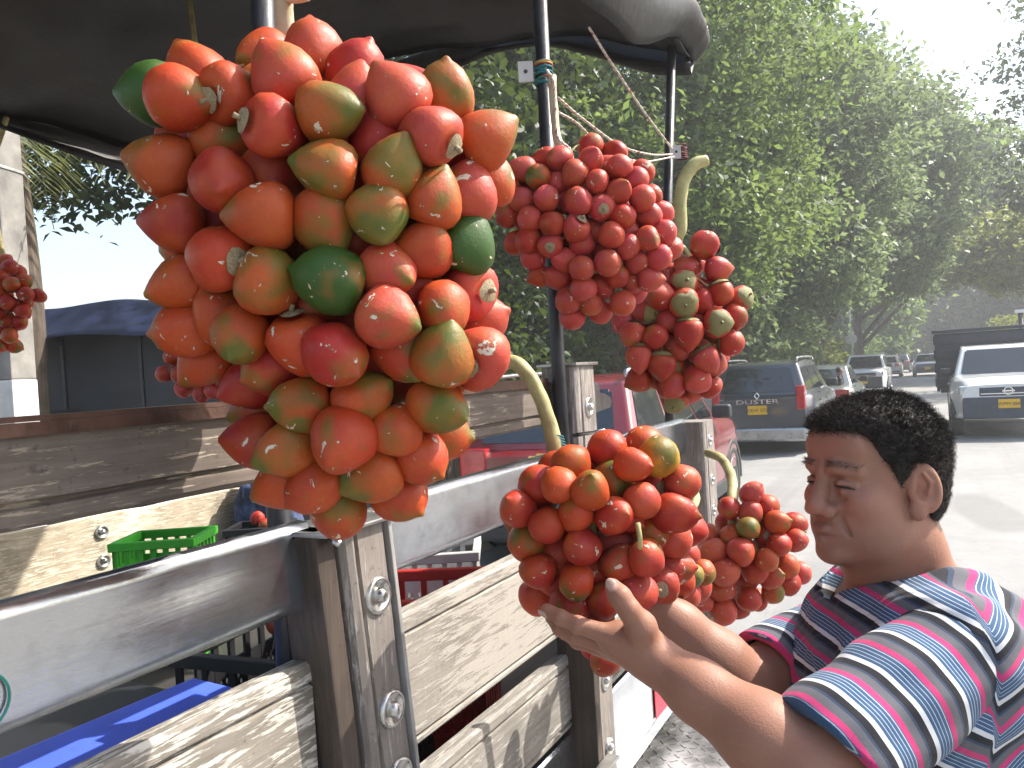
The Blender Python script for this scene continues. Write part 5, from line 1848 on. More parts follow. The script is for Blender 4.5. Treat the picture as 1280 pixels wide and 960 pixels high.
for f in ((0, 1, 5, 4), (2, 3, 4, 5), (0, 4, 3), (1, 2, 5), (0, 3, 2, 1)):
    bm.faces.new([rv[i] for i in f])
obj('roof', bm, m_whitewash, house)
for x in (-1.3, 1.3):
    w = obj('window', box_mesh(x - 0.5, x + 0.5, -0.05, -0.002, 1.0, 2.1, 0.01), m_plastic, house)
    obj('pane', box_mesh(x - 0.42, x + 0.42, -0.056, -0.0505, 1.08, 2.02), m_cglass, w)

# ------------------------------------------------------------------ ropes and small fittings on the pipes
def rope_mat():
    M = Mat('twisted_rope', (0.55, 0.48, 0.42), 0.85)
    v = M.coord('Object')
    n = M.noise(v, 90.0, 3.0, 0.6)
    c = M.ramp(n, [(0.35, (0.30, 0.04, 0.045)), (0.48, (0.62, 0.56, 0.48)), (0.62, (0.62, 0.56, 0.48)), (0.70, (0.05, 0.22, 0.22))])
    M.set('Base Color', c)
    M.bump(n, 0.6, 0.003)
    return M.m


m_rope = rope_mat()


def rope(label, pts, r=0.0034, n=60):
    L = spline(pts, n)
    bm_ = bmesh.new()
    for ph in (0, 2.1, 4.2):
        q = []
        for i, p in enumerate(L):
            a = i * 0.9 + ph
            q.append(p + cam_dir(1, 0.3, 0) * (math.cos(a) * r * 0.55) + cam_dir(0, 0.2, 1) * (math.sin(a) * r * 0.55))
        bm_tube(bm_, q, r * 0.62, 5)
    o_ = obj('rope', bm_, m_rope, None, True)
    return tag(o_, label, 'rope', 'ropes strung between the pipes')


rope('rope running diagonally from the tarpaulin down to the end pipe', [at(736, 34, 2.0), at(765, 80, 2.1), at(805, 140, 2.25), at(840, 186, 2.4)])
rope('upper of the two sagging ropes between the pipes', [at(697, 122, 1.70), at(730, 150, 1.85), at(775, 182, 2.1), at(812, 193, 2.25), at(840, 193, 2.4)])
rope('lower of the two sagging ropes between the pipes', [at(697, 140, 1.70), at(722, 155, 1.8), at(755, 186, 2.0), at(800, 202, 2.2), at(842, 196, 2.4)])
rope('pale string tying the round red bunch to the middle pipe', [at(684, 88, 1.625), at(692, 102, 1.585), at(694, 130, 1.585), at(697, 170, 1.57), at(712, 186, 1.53), at(716, 200, 1.50)], 0.0028, 40)


bt = at(357, -30, 0.82)
rope('string holding up the stalk of the huge orange bunch', [bt, bt + Vector((-0.02, 0.02, 0.09)), (-0.66, 0.74, 2.30), (-0.742, 0.765, 2.62)], 0.003, 50)
rope('thin string from the pale hooked stalk to the end pipe', [at(850, 262, 1.90), at(858, 240, 2.2), (-0.768, 2.56, 2.22)], 0.0022, 36)


def wraps(label, c0, c1, rad, k, m, cat='twine'):
    bm_ = bmesh.new()
    for i in range(k):
        c_ = Vector(c0).lerp(Vector(c1), i / max(1, k - 1))
        tl = random.uniform(-0.3, 0.3)
        bm_tube(bm_, [c_ + Vector((rad * math.cos(t), rad * math.sin(t), tl * rad * math.cos(t + i))) for t in np.linspace(0, 6.283, 17)], 0.0026, 5, False)
    o_ = obj('twine', bm_, m, None, True)
    return tag(o_, label, cat, 'twine wound round the pipes')


def colour_twine():
    M = Mat('coloured_twine', (0.1, 0.3, 0.3), 0.8)
    v = M.coord('Object', scale=(1, 1, 60))
    n = M.noise(v, 2.0, 1.0)
    M.set('Base Color', M.ramp(n, [(0.3, (0.02, 0.14, 0.17)), (0.48, (0.03, 0.2, 0.15)), (0.52, (0.35, 0.05, 0.05)), (0.62, (0.45, 0.36, 0.08))], 'CONSTANT'))
    return M.m


m_ctw = colour_twine()
wraps('coloured twine wound round the middle pipe', (-0.703, 1.505, 2.345), (-0.703, 1.505, 2.30), 0.0185, 9, m_ctw)
wraps('dark red twine wound round the end pipe', at(851, 182, 2.585), at(852, 198, 2.585), 0.0185, 7, simple('dark_red_twine', (0.16, 0.04, 0.05), 0.8, var=0.4, scale=60))


def clip(label, p):
    o_ = empty('metal_clip', p)
    tag(o_, label, 'clip', 'small metal clips on the pipes')
    a = obj('plate', box_mesh(-0.003, 0.003, -0.016, 0.016, -0.022, 0.022, 0.001), m_whitewash, o_)
    bm_ = bmesh.new()
    bm_lathe(bm_, [(0.0, 0.0038), (0.0045, 0.0036), (0.0045, 0.003)], 10, RX)
    obj('screw', bm_, m_ink, a)
    o_.rotation_euler = (0, 0, -R(60))
    return o_


clip('small white clip plate left of the middle pipe', at(657, 90, 1.64))
clip('small white clip plate on the end pipe', at(845, 190, 2.55))

# ------------------------------------------------------------------ people: signed distance fields meshed as one surface
class Field:
    def __init__(self, lo, hi, vox):
        self.lo = np.array(lo, dtype=np.float64)
        self.vox = vox
        self.n = np.ceil((np.array(hi) - self.lo) / vox).astype(int) + 1
        self.f = np.full(tuple(self.n), 0.05, dtype=np.float32)

    def block(self, lo, hi):
        a = np.maximum(0, np.floor((np.array(lo) - self.lo) / self.vox).astype(int))
        b = np.minimum(self.n, np.ceil((np.array(hi) - self.lo) / self.vox).astype(int) + 1)
        if np.any(b <= a):
            return None, None
        ax = [self.lo[k] + self.vox * np.arange(a[k], b[k], dtype=np.float32) for k in range(3)]
        P = np.stack(np.meshgrid(*ax, indexing='ij'), axis=-1).astype(np.float32)
        return (slice(a[0], b[0]), slice(a[1], b[1]), slice(a[2], b[2])), P

    @staticmethod
    def smin(a, b, k):
        h = np.clip(0.5 + 0.5 * (b - a) / k, 0, 1)
        return b * (1 - h) + a * h - k * h * (1 - h)

    def put(self, fn, lo, hi, k=0.01, sub=False):
        m = k * 1.5 + 0.006
        s, P = self.block(np.array(lo) - m, np.array(hi) + m)
        if s is None:
            return
        d = fn(P).astype(np.float32)
        if sub:
            self.f[s] = -self.smin(-self.f[s], d, k)
        else:
            self.f[s] = self.smin(self.f[s], d, k)

    gain = 1.0

    def cone(self, a, b, ra, rb, k=0.01, sub=False, squash=None):
        ra, rb, k = ra * self.gain, rb * self.gain, k * self.gain
        a, b = np.array(a, dtype=np.float32), np.array(b, dtype=np.float32)
        r = max(ra, rb)
        ab = b - a
        L2 = float(ab @ ab) + 1e-12

        def fn(P):
            t = np.clip(((P - a) @ ab) / L2, 0, 1)
            q = P - (a + t[..., None] * ab)
            return np.sqrt((q * q).sum(-1)) - (ra + (rb - ra) * t)
        self.put(fn, np.minimum(a, b) - r, np.maximum(a, b) + r, k, sub)

    def chain(self, pts, rad, k=0.01):
        for i in range(len(pts) - 1):
            self.cone(pts[i], pts[i + 1], rad[i], rad[i + 1], k)

    def ell(self, c, r, k=0.01, rot=None, sub=False):
        c = np.array(c, dtype=np.float32)
        r = np.array(r, dtype=np.float32) * self.gain
        k = k * self.gain
        Rm = np.eye(3, dtype=np.float32) if rot is None else np.array(rot, dtype=np.float32)   # columns = local axes

        def fn(P):
            q = (P - c) @ Rm
            k0 = np.sqrt(((q / r) ** 2).sum(-1)) + 1e-9
            k1 = np.sqrt(((q / (r * r)) ** 2).sum(-1)) + 1e-9
            return k0 * (k0 - 1) / k1
        ext = np.abs(Rm) @ r
        self.put(fn, c - ext, c + ext, k, sub)

    def mesh(self, name, smooth=True):
        f = self.f
        s = f < 0
        nx, ny, nz = s.shape
        acc = np.zeros((nx - 1, ny - 1, nz - 1), dtype=np.uint8)
        for i in (0, 1):
            for j in (0, 1):
                for k in (0, 1):
                    acc += s[i:nx - 1 + i, j:ny - 1 + j, k:nz - 1 + k]
        act = np.argwhere((acc > 0) & (acc < 8))
        idx = np.full((nx - 1, ny - 1, nz - 1), -1, dtype=np.int32)
        idx[act[:, 0], act[:, 1], act[:, 2]] = np.arange(len(act), dtype=np.int32)
        corner = np.array([(i, j, k) for i in (0, 1) for j in (0, 1) for k in (0, 1)])
        val = np.stack([f[act[:, 0] + c[0], act[:, 1] + c[1], act[:, 2] + c[2]] for c in corner], axis=1)
        sumv = np.zeros((len(act), 3))
        cnt = np.zeros(len(act))
        for a in range(8):
            for b in range(a + 1, 8):
                if np.abs(corner[a] - corner[b]).sum() != 1:
                    continue
                va, vb = val[:, a], val[:, b]
                m = (va < 0) != (vb < 0)
                t = np.where(m, va / np.where(m, va - vb, 1), 0)
                p = corner[a] + t[:, None] * (corner[b] - corner[a])
                sumv += np.where(m[:, None], p, 0)
                cnt += m
        V = self.lo + (act + sumv / cnt[:, None]) * self.vox
        quads = []
        for ax in range(3):
            o1, o2 = [(1, 2), (2, 0), (0, 1)][ax]
            sl0 = [slice(None)] * 3
            sl1 = [slice(None)] * 3
            sl0[ax] = slice(0, s.shape[ax] - 1)
            sl1[ax] = slice(1, s.shape[ax])
            A, B = s[tuple(sl0)], s[tuple(sl1)]
            e = np.argwhere(A != B)
            e = e[(e[:, o1] > 0) & (e[:, o2] > 0) & (e[:, o1] < s.shape[o1] - 1) & (e[:, o2] < s.shape[o2] - 1)]
            if not len(e):
                continue
            flip = A[e[:, 0], e[:, 1], e[:, 2]]
            d1 = np.zeros(3, int)
            d1[o1] = 1
            d2 = np.zeros(3, int)
            d2[o2] = 1
            g = lambda q: idx[q[:, 0], q[:, 1], q[:, 2]]
            q = np.stack([g(e - d1 - d2), g(e - d2), g(e), g(e - d1)], axis=1)
            q[~flip] = q[~flip][:, ::-1]
            quads.append(q)
        F = np.concatenate(quads)
        F = F[(F >= 0).all(1)]
        me = np_mesh(name, V, F, smooth)
        return me, V


def npv(v):
    return np.array(v, dtype=np.float64)


def flat(v):
    return Vector((v.x, v.y, 0)).normalized()


def skin_mat():
    M = Mat('skin', (0.36, 0.175, 0.115), 0.5, spec=0.35)
    a = M.node('ShaderNodeAttribute', attribute_name='tint')
    v = M.coord('Object')
    n = M.noise(v, 26.0, 4.0, 0.6)
    n2 = M.noise(v, 260.0, 3.0, 0.6)
    c = M.mix(M.ramp(n, [(0.35, 0.0), (0.7, 0.35)]), a.outputs['Color'], (0.32, 0.125, 0.085))
    c = M.mix(M.ramp(n2, [(0.5, 0.0), (0.75, 0.22)]), c, (0.20, 0.085, 0.055))
    M.set('Base Color', c)
    M.set('Roughness', M.ramp(n, [(0.3, 0.46), (0.7, 0.62)]))
    M.set('Subsurface Weight', 0.05)
    M.set('Subsurface Radius', (0.012, 0.005, 0.003))
    M.set('Subsurface Scale', 0.5)
    n3 = M.noise(v, 620.0, 2.0, 0.5)
    M.bump(M.math('ADD', M.math('ADD', n2, M.math('MULTIPLY', n3, 0.6)), M.math('MULTIPLY', n, 0.5)), 0.18, 0.003)
    return M.m


m_skin = skin_mat()

STRIPES = [(0.0, (0.46, 0.035, 0.14)), (0.13, (0.10, 0.10, 0.115)), (0.31, (0.03, 0.048, 0.09)), (0.37, (0.01, 0.011, 0.016)), (0.52, (0.58, 0.58, 0.59)), (0.63, (0.035, 0.085, 0.17)), (0.7, (0.40, 0.45, 0.50)), (0.716, (0.035, 0.085, 0.17)), (0.785, (0.40, 0.45, 0.50)), (0.8, (0.035, 0.085, 0.17)), (0.87, (0.40, 0.45, 0.50)), (0.886, (0.035, 0.085, 0.17)), (0.955, (0.40, 0.45, 0.50)), (0.975, (0.035, 0.085, 0.17))]


def shirt_mat():
    M = Mat('striped_knit', (0.5, 0.5, 0.5), 0.85, spec=0.25)
    a = M.node('ShaderNodeAttribute', attribute_name='stripe')
    v = M.coord('Object')
    wob = M.noise(v, 30.0, 2.0)
    s = M.math('ADD', M.math('MULTIPLY', a.outputs['Fac'], 1.0 / 0.055), M.math('MULTIPLY', wob, 0.02))
    fr = M.math('FRACT', s)
    c = M.ramp(fr, STRIPES, 'CONSTANT')
    n = M.noise(v, 9.0, 4.0)
    c = M.mix(M.ramp(n, [(0.4, 0.0), (0.75, 0.15)]), c, (0.12, 0.11, 0.12))
    M.set('Base Color', c)
    wv = M.noise(v, 650.0, 1.0)
    M.bump(M.math('ADD', M.math('MULTIPLY', wv, 0.15), M.noise(v, 28.0, 3.0)), 0.28, 0.006)
    M.set('Sheen Weight', 0.05)
    return M.m


m_shirt = shirt_mat()
M_hair = Mat('black_hair', (0.012, 0.010, 0.009), 0.62, spec=0.28)
M_hair.set('Base Color', M_hair.ramp(M_hair.noise(M_hair.coord('Object'), 60.0, 3.0), [(0.3, (0.008, 0.0065, 0.006)), (0.75, (0.045, 0.034, 0.028))]))
m_hair = M_hair.m
m_trouser = simple('dark_trousers', (0.03, 0.035, 0.055), 0.85, var=0.3, scale=20, bump=0.3)
m_shoe = simple('black_shoe', (0.02, 0.02, 0.02), 0.5, var=0.3)
m_eye = simple('eye_white', (0.30, 0.25, 0.23), 0.15, var=0.05)
m_iris = simple('dark_iris', (0.02, 0.012, 0.008), 0.08, var=0.1)

# ---- skeleton
HC = at(1090, 598, 1.07)                         # head centre
Fh = flat(cam_dir(-math.sin(R(71)), 0, math.cos(R(71))))
tilt_d = R(-1.5)
Fh3 = (Fh * math.cos(tilt_d) + Vector((0, 0, -math.sin(tilt_d)))).normalized()
Xh = Fh3.cross(Vector((0, 0, 1))).normalized()   # his right
Zh = Xh.cross(Fh3).normalized()
HM = np.array([npv(Xh), npv(Fh3), npv(Zh)]).T    # columns: right, forward, up
HCn = npv(HC)
HS = 0.93


def hp(x, y, z):
    return HCn + HM @ (np.array((x, y, z)) * HS)


Fb = flat(cam_dir(-1, 0, -0.10))
Lb = Vector((0, 0, 1)).cross(Fb)                 # his left, towards the lens
NECK = at(1142, 732, 1.10)
SH_L, SH_R = at(1196, 806, 0.95), at(1052, 796, 1.26)
EL_L, EL_R = at(1012, 962, 0.86), at(930, 858, 1.16)
WR_L, WR_R = at(820, 826, 0.985), at(812, 752, 1.16)
CH = at(1128, 872, 1.11)
BODY_Z = Vector((0, 0, 1))
BM = np.array([npv(Lb), npv(Fb), (0, 0, 1)]).T

person = empty('person', (CH.x, CH.y, 0))
tag(person, 'man in a striped T-shirt steadying a bunch of palm fruit with both hands', 'person')
P_INV = Matrix.Translation((-CH.x, -CH.y, 0))


def ppart(name, me, m, parent=None):
    o = obj(name, me, m, parent or person)
    o.data.transform(P_INV)
    return o


VX = 0.0022
pts_all = [HC, SH_L, SH_R, EL_L, EL_R, WR_L, WR_R, CH, at(680, 770, 1.0), at(680, 770, 1.2), at(740, 690, 1.22)]
lo = np.min([npv(p) for p in pts_all], axis=0) - 0.14
hi = np.max([npv(p) for p in pts_all], axis=0) + 0.15
lo[2] = min(p.z for p in pts_all) - 0.12
S = Field(lo, hi, VX)
# head
S.gain = HS
S.ell(hp(0, -0.014, 0.034), (0.0755, 0.097, 0.080), 0.01, HM)
S.ell(hp(0, 0.026, -0.028), (0.063, 0.062, 0.084), 0.02, HM)
S.ell(hp(0, 0.034, -0.076), (0.058, 0.052, 0.044), 0.02, HM)
for s_ in (1, -1):
    S.ell(hp(s_ * 0.042, 0.022, -0.066), (0.030, 0.048, 0.044), 0.02, HM)
    S.ell(hp(s_ * 0.044, 0.056, -0.026), (0.022, 0.026, 0.022), 0.018, HM)
S.ell(hp(0, 0.078, -0.102), (0.027, 0.019, 0.018), 0.018, HM)
S.ell(hp(0, 0.070, -0.066), (0.036, 0.026, 0.028), 0.016, HM)
S.ell(hp(0, 0.066, 0.052), (0.055, 0.026, 0.036), 0.02, HM)
S.chain([hp(-0.046, 0.068, 0.017), hp(-0.024, 0.084, 0.024), hp(0, 0.086, 0.020), hp(0.024, 0.084, 0.024), hp(0.046, 0.068, 0.017)], [0.008, 0.010, 0.009, 0.010, 0.008], 0.012)
for s_ in (1, -1):
    S.ell(hp(s_ * 0.032, 0.092, 0.001), (0.019, 0.013, 0.011), 0.010, HM, True)
    S.ell(hp(s_ * 0.031, 0.0705, 0.000), (0.0135, 0.0135, 0.0125), 0.004, HM)
    # upper and lower lids
    S.chain([hp(s_ * 0.017, 0.083, 0.001), hp(s_ * 0.030, 0.0868, 0.0030), hp(s_ * 0.046, 0.074, 0.000)], [0.0028, 0.0044, 0.0030], 0.004)
    S.chain([hp(s_ * 0.018, 0.081, -0.004), hp(s_ * 0.031, 0.0838, -0.0085), hp(s_ * 0.045, 0.073, -0.005)], [0.002, 0.0030, 0.002], 0.005)
# nose
S.chain([hp(0, 0.086, 0.014), hp(0, 0.096, -0.012), hp(0, 0.104, -0.030)], [0.009, 0.0105, 0.0140], 0.010)
S.ell(hp(0, 0.1035, -0.0340), (0.0160, 0.0140, 0.0130), 0.006, HM)
for s_ in (1, -1):
    S.ell(hp(s_ * 0.0185, 0.0940, -0.0385), (0.0105, 0.0135, 0.0105), 0.007, HM)
    S.ell(hp(s_ * 0.008, 0.104, -0.0475), (0.0042, 0.006, 0.004), 0.004, HM, True)
    S.cone(hp(s_ * 0.025, 0.088, -0.043), hp(s_ * 0.036, 0.076, -0.070), 0.0015, 0.0010, 0.010, True)
# forehead lines, frown, bags under the eyes
for zz, w_ in ((0.046, 0.034), (0.058, 0.030)):
    S.chain([hp(-w_, 0.081, zz), hp(0, 0.0955, zz - 0.003), hp(w_, 0.081, zz)], [0.0014, 0.0018, 0.0014], 0.004) if False else None
for s_ in (1, -1):
    S.cone(hp(s_ * 0.009, 0.097, 0.018), hp(s_ * 0.007, 0.0965, 0.036), 0.0018, 0.0012, 0.006, True)
    S.ell(hp(s_ * 0.031, 0.077, -0.0155), (0.015, 0.006, 0.0045), 0.008, HM)
    S.cone(hp(s_ * 0.020, 0.087, -0.021), hp(s_ * 0.042, 0.078, -0.019), 0.0016, 0.0012, 0.006, True)
# lips
S.chain([hp(-0.025, 0.083, -0.0715), hp(-0.008, 0.0962, -0.0652), hp(0, 0.0962, -0.0668), hp(0.008, 0.0962, -0.0652), hp(0.025, 0.083, -0.0715)], [0.0036, 0.0068, 0.0062, 0.0068, 0.0036], 0.004)
S.chain([hp(-0.023, 0.083, -0.0750), hp(0, 0.0940, -0.0800), hp(0.023, 0.083, -0.0750)], [0.0040, 0.0086, 0.0040], 0.004)
S.chain([hp(-0.026, 0.083, -0.0725), hp(0, 0.0985, -0.0725), hp(0.026, 0.083, -0.0725)], [0.0012, 0.0016, 0.0012], 0.003) if False else None
# ears
for s_ in (1, -1):
    er = HM @ np.array(Matrix.Rotation(s_ * R(24), 3, 'Z') @ Matrix.Rotation(R(-12), 3, 'X'))
    S.ell(hp(s_ * 0.0790, -0.016, -0.006), (0.0090, 0.0240, 0.037), 0.005, er)
    S.ell(hp(s_ * 0.0760, -0.006, -0.038), (0.0085, 0.012, 0.015), 0.005, er)
    S.ell(hp(s_ * 0.0890, -0.013, -0.004), (0.0095, 0.0155, 0.0255), 0.003, er, True)
    S.ell(hp(s_ * 0.0840, -0.008, -0.012), (0.0110, 0.009, 0.012), 0.003, er, True)
    S.chain([hp(s_ * 0.0830, -0.019, -0.014), hp(s_ * 0.0855, -0.021, 0.002), hp(s_ * 0.0840, -0.011, 0.014)], [0.0030, 0.0030, 0.0025], 0.003)
# neck and trunk core
S.gain = 1.0
nb = npv(NECK)
S.chain([hp(0, -0.032, -0.045), hp(0, -0.045, -0.105), nb + npv(Fb) * -0.01 + np.array((0, 0, -0.03))], [0.050, 0.053, 0.066], 0.03)
S.cone(hp(0, 0.02, -0.085), nb + npv(Fb) * 0.045 + np.array((0, 0, -0.04)), 0.038, 0.036, 0.03)
S.cone(nb + np.array((0, 0, -0.02)), npv(SH_L) + np.array((0, 0, -0.015)), 0.055, 0.05, 0.03)
S.cone(nb + np.array((0, 0, -0.02)), npv(SH_R) + np.array((0, 0, -0.015)), 0.055, 0.05, 0.03)
S.ell(npv(CH) + np.array((0, 0, 0.03)), (0.15, 0.105, 0.17), 0.03, BM)
# arms
def lerp(a, b, t):
    return npv(a) * (1 - t) + npv(b) * t


S.chain([npv(SH_L), lerp(SH_L, EL_L, 0.5), npv(EL_L)], [0.056, 0.053, 0.045], 0.02)
S.chain([npv(EL_L), lerp(EL_L, WR_L, 0.28), lerp(EL_L, WR_L, 0.7), npv(WR_L)], [0.046, 0.0475, 0.036, 0.0285], 0.018)
S.chain([npv(SH_R), lerp(SH_R, EL_R, 0.5), npv(EL_R)], [0.056, 0.053, 0.045], 0.02)
S.chain([npv(EL_R), lerp(EL_R, WR_R, 0.28), lerp(EL_R, WR_R, 0.7), npv(WR_R)], [0.046, 0.0475, 0.036, 0.0285], 0.018)
# left hand: palm up under the fruit, thumb on the near side
A = lambda x, y, d: npv(at(x, y, d))
S.chain([npv(WR_L), A(800, 812, 0.995), A(776, 800, 1.005)], [0.0285, 0.028, 0.026], 0.014)
MCP = [A(750, 790, 1.000), A(747, 802, 1.022), A(749, 809, 1.044), A(756, 812, 1.062)]
for q, mc in enumerate(MCP):
    S.cone(A(800 - q * 1, 815 + q * 2, 0.992 + q * 0.012), mc, 0.019, 0.0125, 0.012)
FIN = [[A(722, 781, 1.004), A(701, 772, 1.014), A(684, 762, 1.028)],
       [A(719, 794, 1.030), A(700, 785, 1.042), A(689, 772, 1.056)],
       [A(722, 801, 1.056), A(706, 790, 1.072), A(698, 777, 1.086)],
       [A(735, 803, 1.078), A(722, 793, 1.092), A(716, 782, 1.102)]]
FR = [(0.0125, 0.0108, 0.0098, 0.0086), (0.0126, 0.0110, 0.0100, 0.0087), (0.0122, 0.0105, 0.0095, 0.0082), (0.0108, 0.0092, 0.0083, 0.0072)]
for mc, ch, rr in zip(MCP, FIN, FR):
    S.chain([mc] + ch, list(rr), 0.0014)
    for jn, jr in ((ch[0], rr[1]), (ch[1], rr[2])):
        S.ell(jn, (jr * 1.10,) * 3, 0.004)
TH = [A(806, 803, 0.985), A(801, 783, 0.975), A(786, 762, 0.968), A(775, 746, 0.972), A(766, 733, 0.980)]
S.chain(TH, [0.023, 0.0185, 0.0128, 0.0122, 0.0102], 0.010)
S.ell(TH[3], (0.0130,) * 3, 0.005)
# right hand behind the fruit
S.chain([npv(WR_R), A(796, 742, 1.185), A(775, 733, 1.205)], [0.0285, 0.028, 0.024], 0.014)
MR = [A(768, 716, 1.20), A(762, 728, 1.225), A(760, 742, 1.24), A(764, 754, 1.245)]
for q, mc in enumerate(MR):
    S.cone(A(800, 738 + q * 5, 1.175 + q * 0.01), mc, 0.019, 0.0125, 0.012)
    e1 = mc + npv(cam_dir(-1, 0.1, -0.1)) * 0.036
    e2 = e1 + npv(cam_dir(-0.9, 0.15, 0.5)) * 0.024
    e3 = e2 + npv(cam_dir(-0.6, 0.2, 0.8)) * 0.018
    S.chain([mc, e1, e2, e3], list(FR[q]), 0.005)
S.chain([A(806, 735, 1.17), A(795, 715, 1.165), A(786, 700, 1.17), A(780, 688, 1.18)], [0.022, 0.017, 0.0125, 0.0095], 0.010)

me, V = S.mesh('body')
del S.f
# skin colours: lips, brows, stubble, nails, palms; shade painted into mouth, lids, nostrils
loc = ((V - HCn) @ HM) / HS
base = np.tile(np.array((0.275, 0.136, 0.088)), (len(V), 1))
inh = (np.abs(loc[:, 0]) < 0.1) & (np.abs(loc[:, 1]) < 0.14) & (loc[:, 2] > -0.12) & (loc[:, 2] < 0.13)


def blend(mask, col, amt=1.0):
    m_ = (np.clip(mask, 0, 1) * amt)[:, None]
    base[:] = base * (1 - m_) + np.array(col) * m_


def gauss(c, r):
    q = ((loc - np.array(c)) / np.array(r)) ** 2
    return np.exp(-q.sum(1)) * inh


blend(gauss((0, 0.112, -0.034), (0.018, 0.02, 0.014)), (0.42, 0.16, 0.11), 0.6)
for s_ in (1, -1):
    blend(gauss((s_ * 0.045, 0.07, -0.03), (0.022, 0.03, 0.02)), (0.40, 0.165, 0.115), 0.6)
    blend(gauss((s_ * 0.078, -0.01, -0.01), (0.02, 0.02, 0.03)), (0.42, 0.17, 0.12), 0.5)
lips = gauss((0, 0.093, -0.0725), (0.021, 0.016, 0.0095))
blend(np.clip(lips * 1.8 - 0.25, 0, 1), (0.25, 0.075, 0.068), 0.9)
blend(np.clip(gauss((0, 0.094, -0.0728), (0.026, 0.02, 0.0021)), 0, 1), (0.04, 0.015, 0.014), 0.95)  # shade between the lips, painted as a dark line
blend(gauss((0, 0.07, -0.09), (0.05, 0.05, 0.025)), (0.25, 0.135, 0.10), 0.45)
blend(gauss((0, 0.09, -0.054), (0.022, 0.02, 0.008)), (0.22, 0.12, 0.09), 0.5)
for s_ in (1, -1):
    bx_ = s_ * loc[:, 0]
    arc = 0.0300 + 0.02 * np.clip(bx_ - 0.012, 0, 1) - 1.4 * np.clip(bx_ - 0.02, 0, 1) ** 2 * 1.2 - np.clip(bx_ - 0.038, 0, 1) * 0.35
    bm_k = np.exp(-((loc[:, 2] - arc) / 0.0048) ** 2) * np.clip((bx_ - 0.006) / 0.006, 0, 1) * np.clip((0.052 - bx_) / 0.008, 0, 1) * (loc[:, 1] > 0.05) * inh
    blend(np.clip(bm_k * 1.3, 0, 1), (0.06, 0.036, 0.028), 0.45)
    lid_slit = np.exp(-((loc[:, 2] + 0.0026 + 0.10 * np.clip(bx_ - 0.034, 0, 1)) / 0.0027) ** 2) * np.exp(-((bx_ - 0.032) / 0.0155) ** 4) * (loc[:, 1] > 0.06) * inh
    blend(np.clip(lid_slit, 0, 1), (0.02, 0.013, 0.012), 0.9)  # dark slit between the lids: lash colour and painted shade together
    blend(gauss((s_ * 0.032, 0.082, -0.014), (0.018, 0.02, 0.007)), (0.22, 0.095, 0.075), 0.5)
    blend(gauss((s_ * 0.008, 0.104, -0.047), (0.004, 0.008, 0.004)), (0.06, 0.02, 0.02), 0.9)  # shade of the nostril hollows painted into the tint
zb_y = np.array([-0.14, -0.07, -0.055, -0.035, -0.022, -0.004, 0.006, 0.012, 0.022, 0.034, 0.045, 0.053, 0.068, 0.11])
zb_z = np.array([-0.080, -0.076, -0.062, -0.020, 0.014, 0.028, 0.014, -0.006, 0.010, 0.028, 0.048, 0.066, 0.074, 0.077])
gap = np.interp(loc[:, 1], zb_y, zb_z) - loc[:, 2]
scalp = np.clip(0.9 - gap / 0.004, 0, 1) * inh * (np.abs(loc[:, 0]) < 0.082)
on_ear = np.exp(-(((loc - np.array((0.082, -0.014, -0.008))) / np.array((0.012, 0.03, 0.042))) ** 2).sum(1)) + np.exp(-(((loc - np.array((-0.082, -0.014, -0.008))) / np.array((0.012, 0.03, 0.042))) ** 2).sum(1))
blend(scalp * np.clip(1 - 2.2 * on_ear, 0, 1), (0.03, 0.022, 0.018), 0.7)
# beard shadow along jaw and upper lip
jaw = np.clip((-0.052 - loc[:, 2]) / 0.02, 0, 1) * np.clip((loc[:, 1] - 0.0) / 0.03, 0, 1) * inh
blend(jaw, (0.20, 0.115, 0.085), 0.35)
# thumb nail and fingertips
tn = npv(at(764, 731, 0.968))
q = np.linalg.norm(V - tn, axis=1)
blend(np.clip((0.0095 - q) / 0.003, 0, 1), (0.55, 0.36, 0.30), 0.85)
for ch in FIN:
    q = np.linalg.norm(V - ch[-1], axis=1)
    blend(np.exp(-(q / 0.012) ** 2), (0.40, 0.19, 0.13), 0.5)
attr_c(me, 'tint', base)
body = ppart('body', me, m_skin)
bsm = body.modifiers.new('relax', 'SMOOTH')
bsm.factor = 0.5
bsm.iterations = 1

# ---- hair


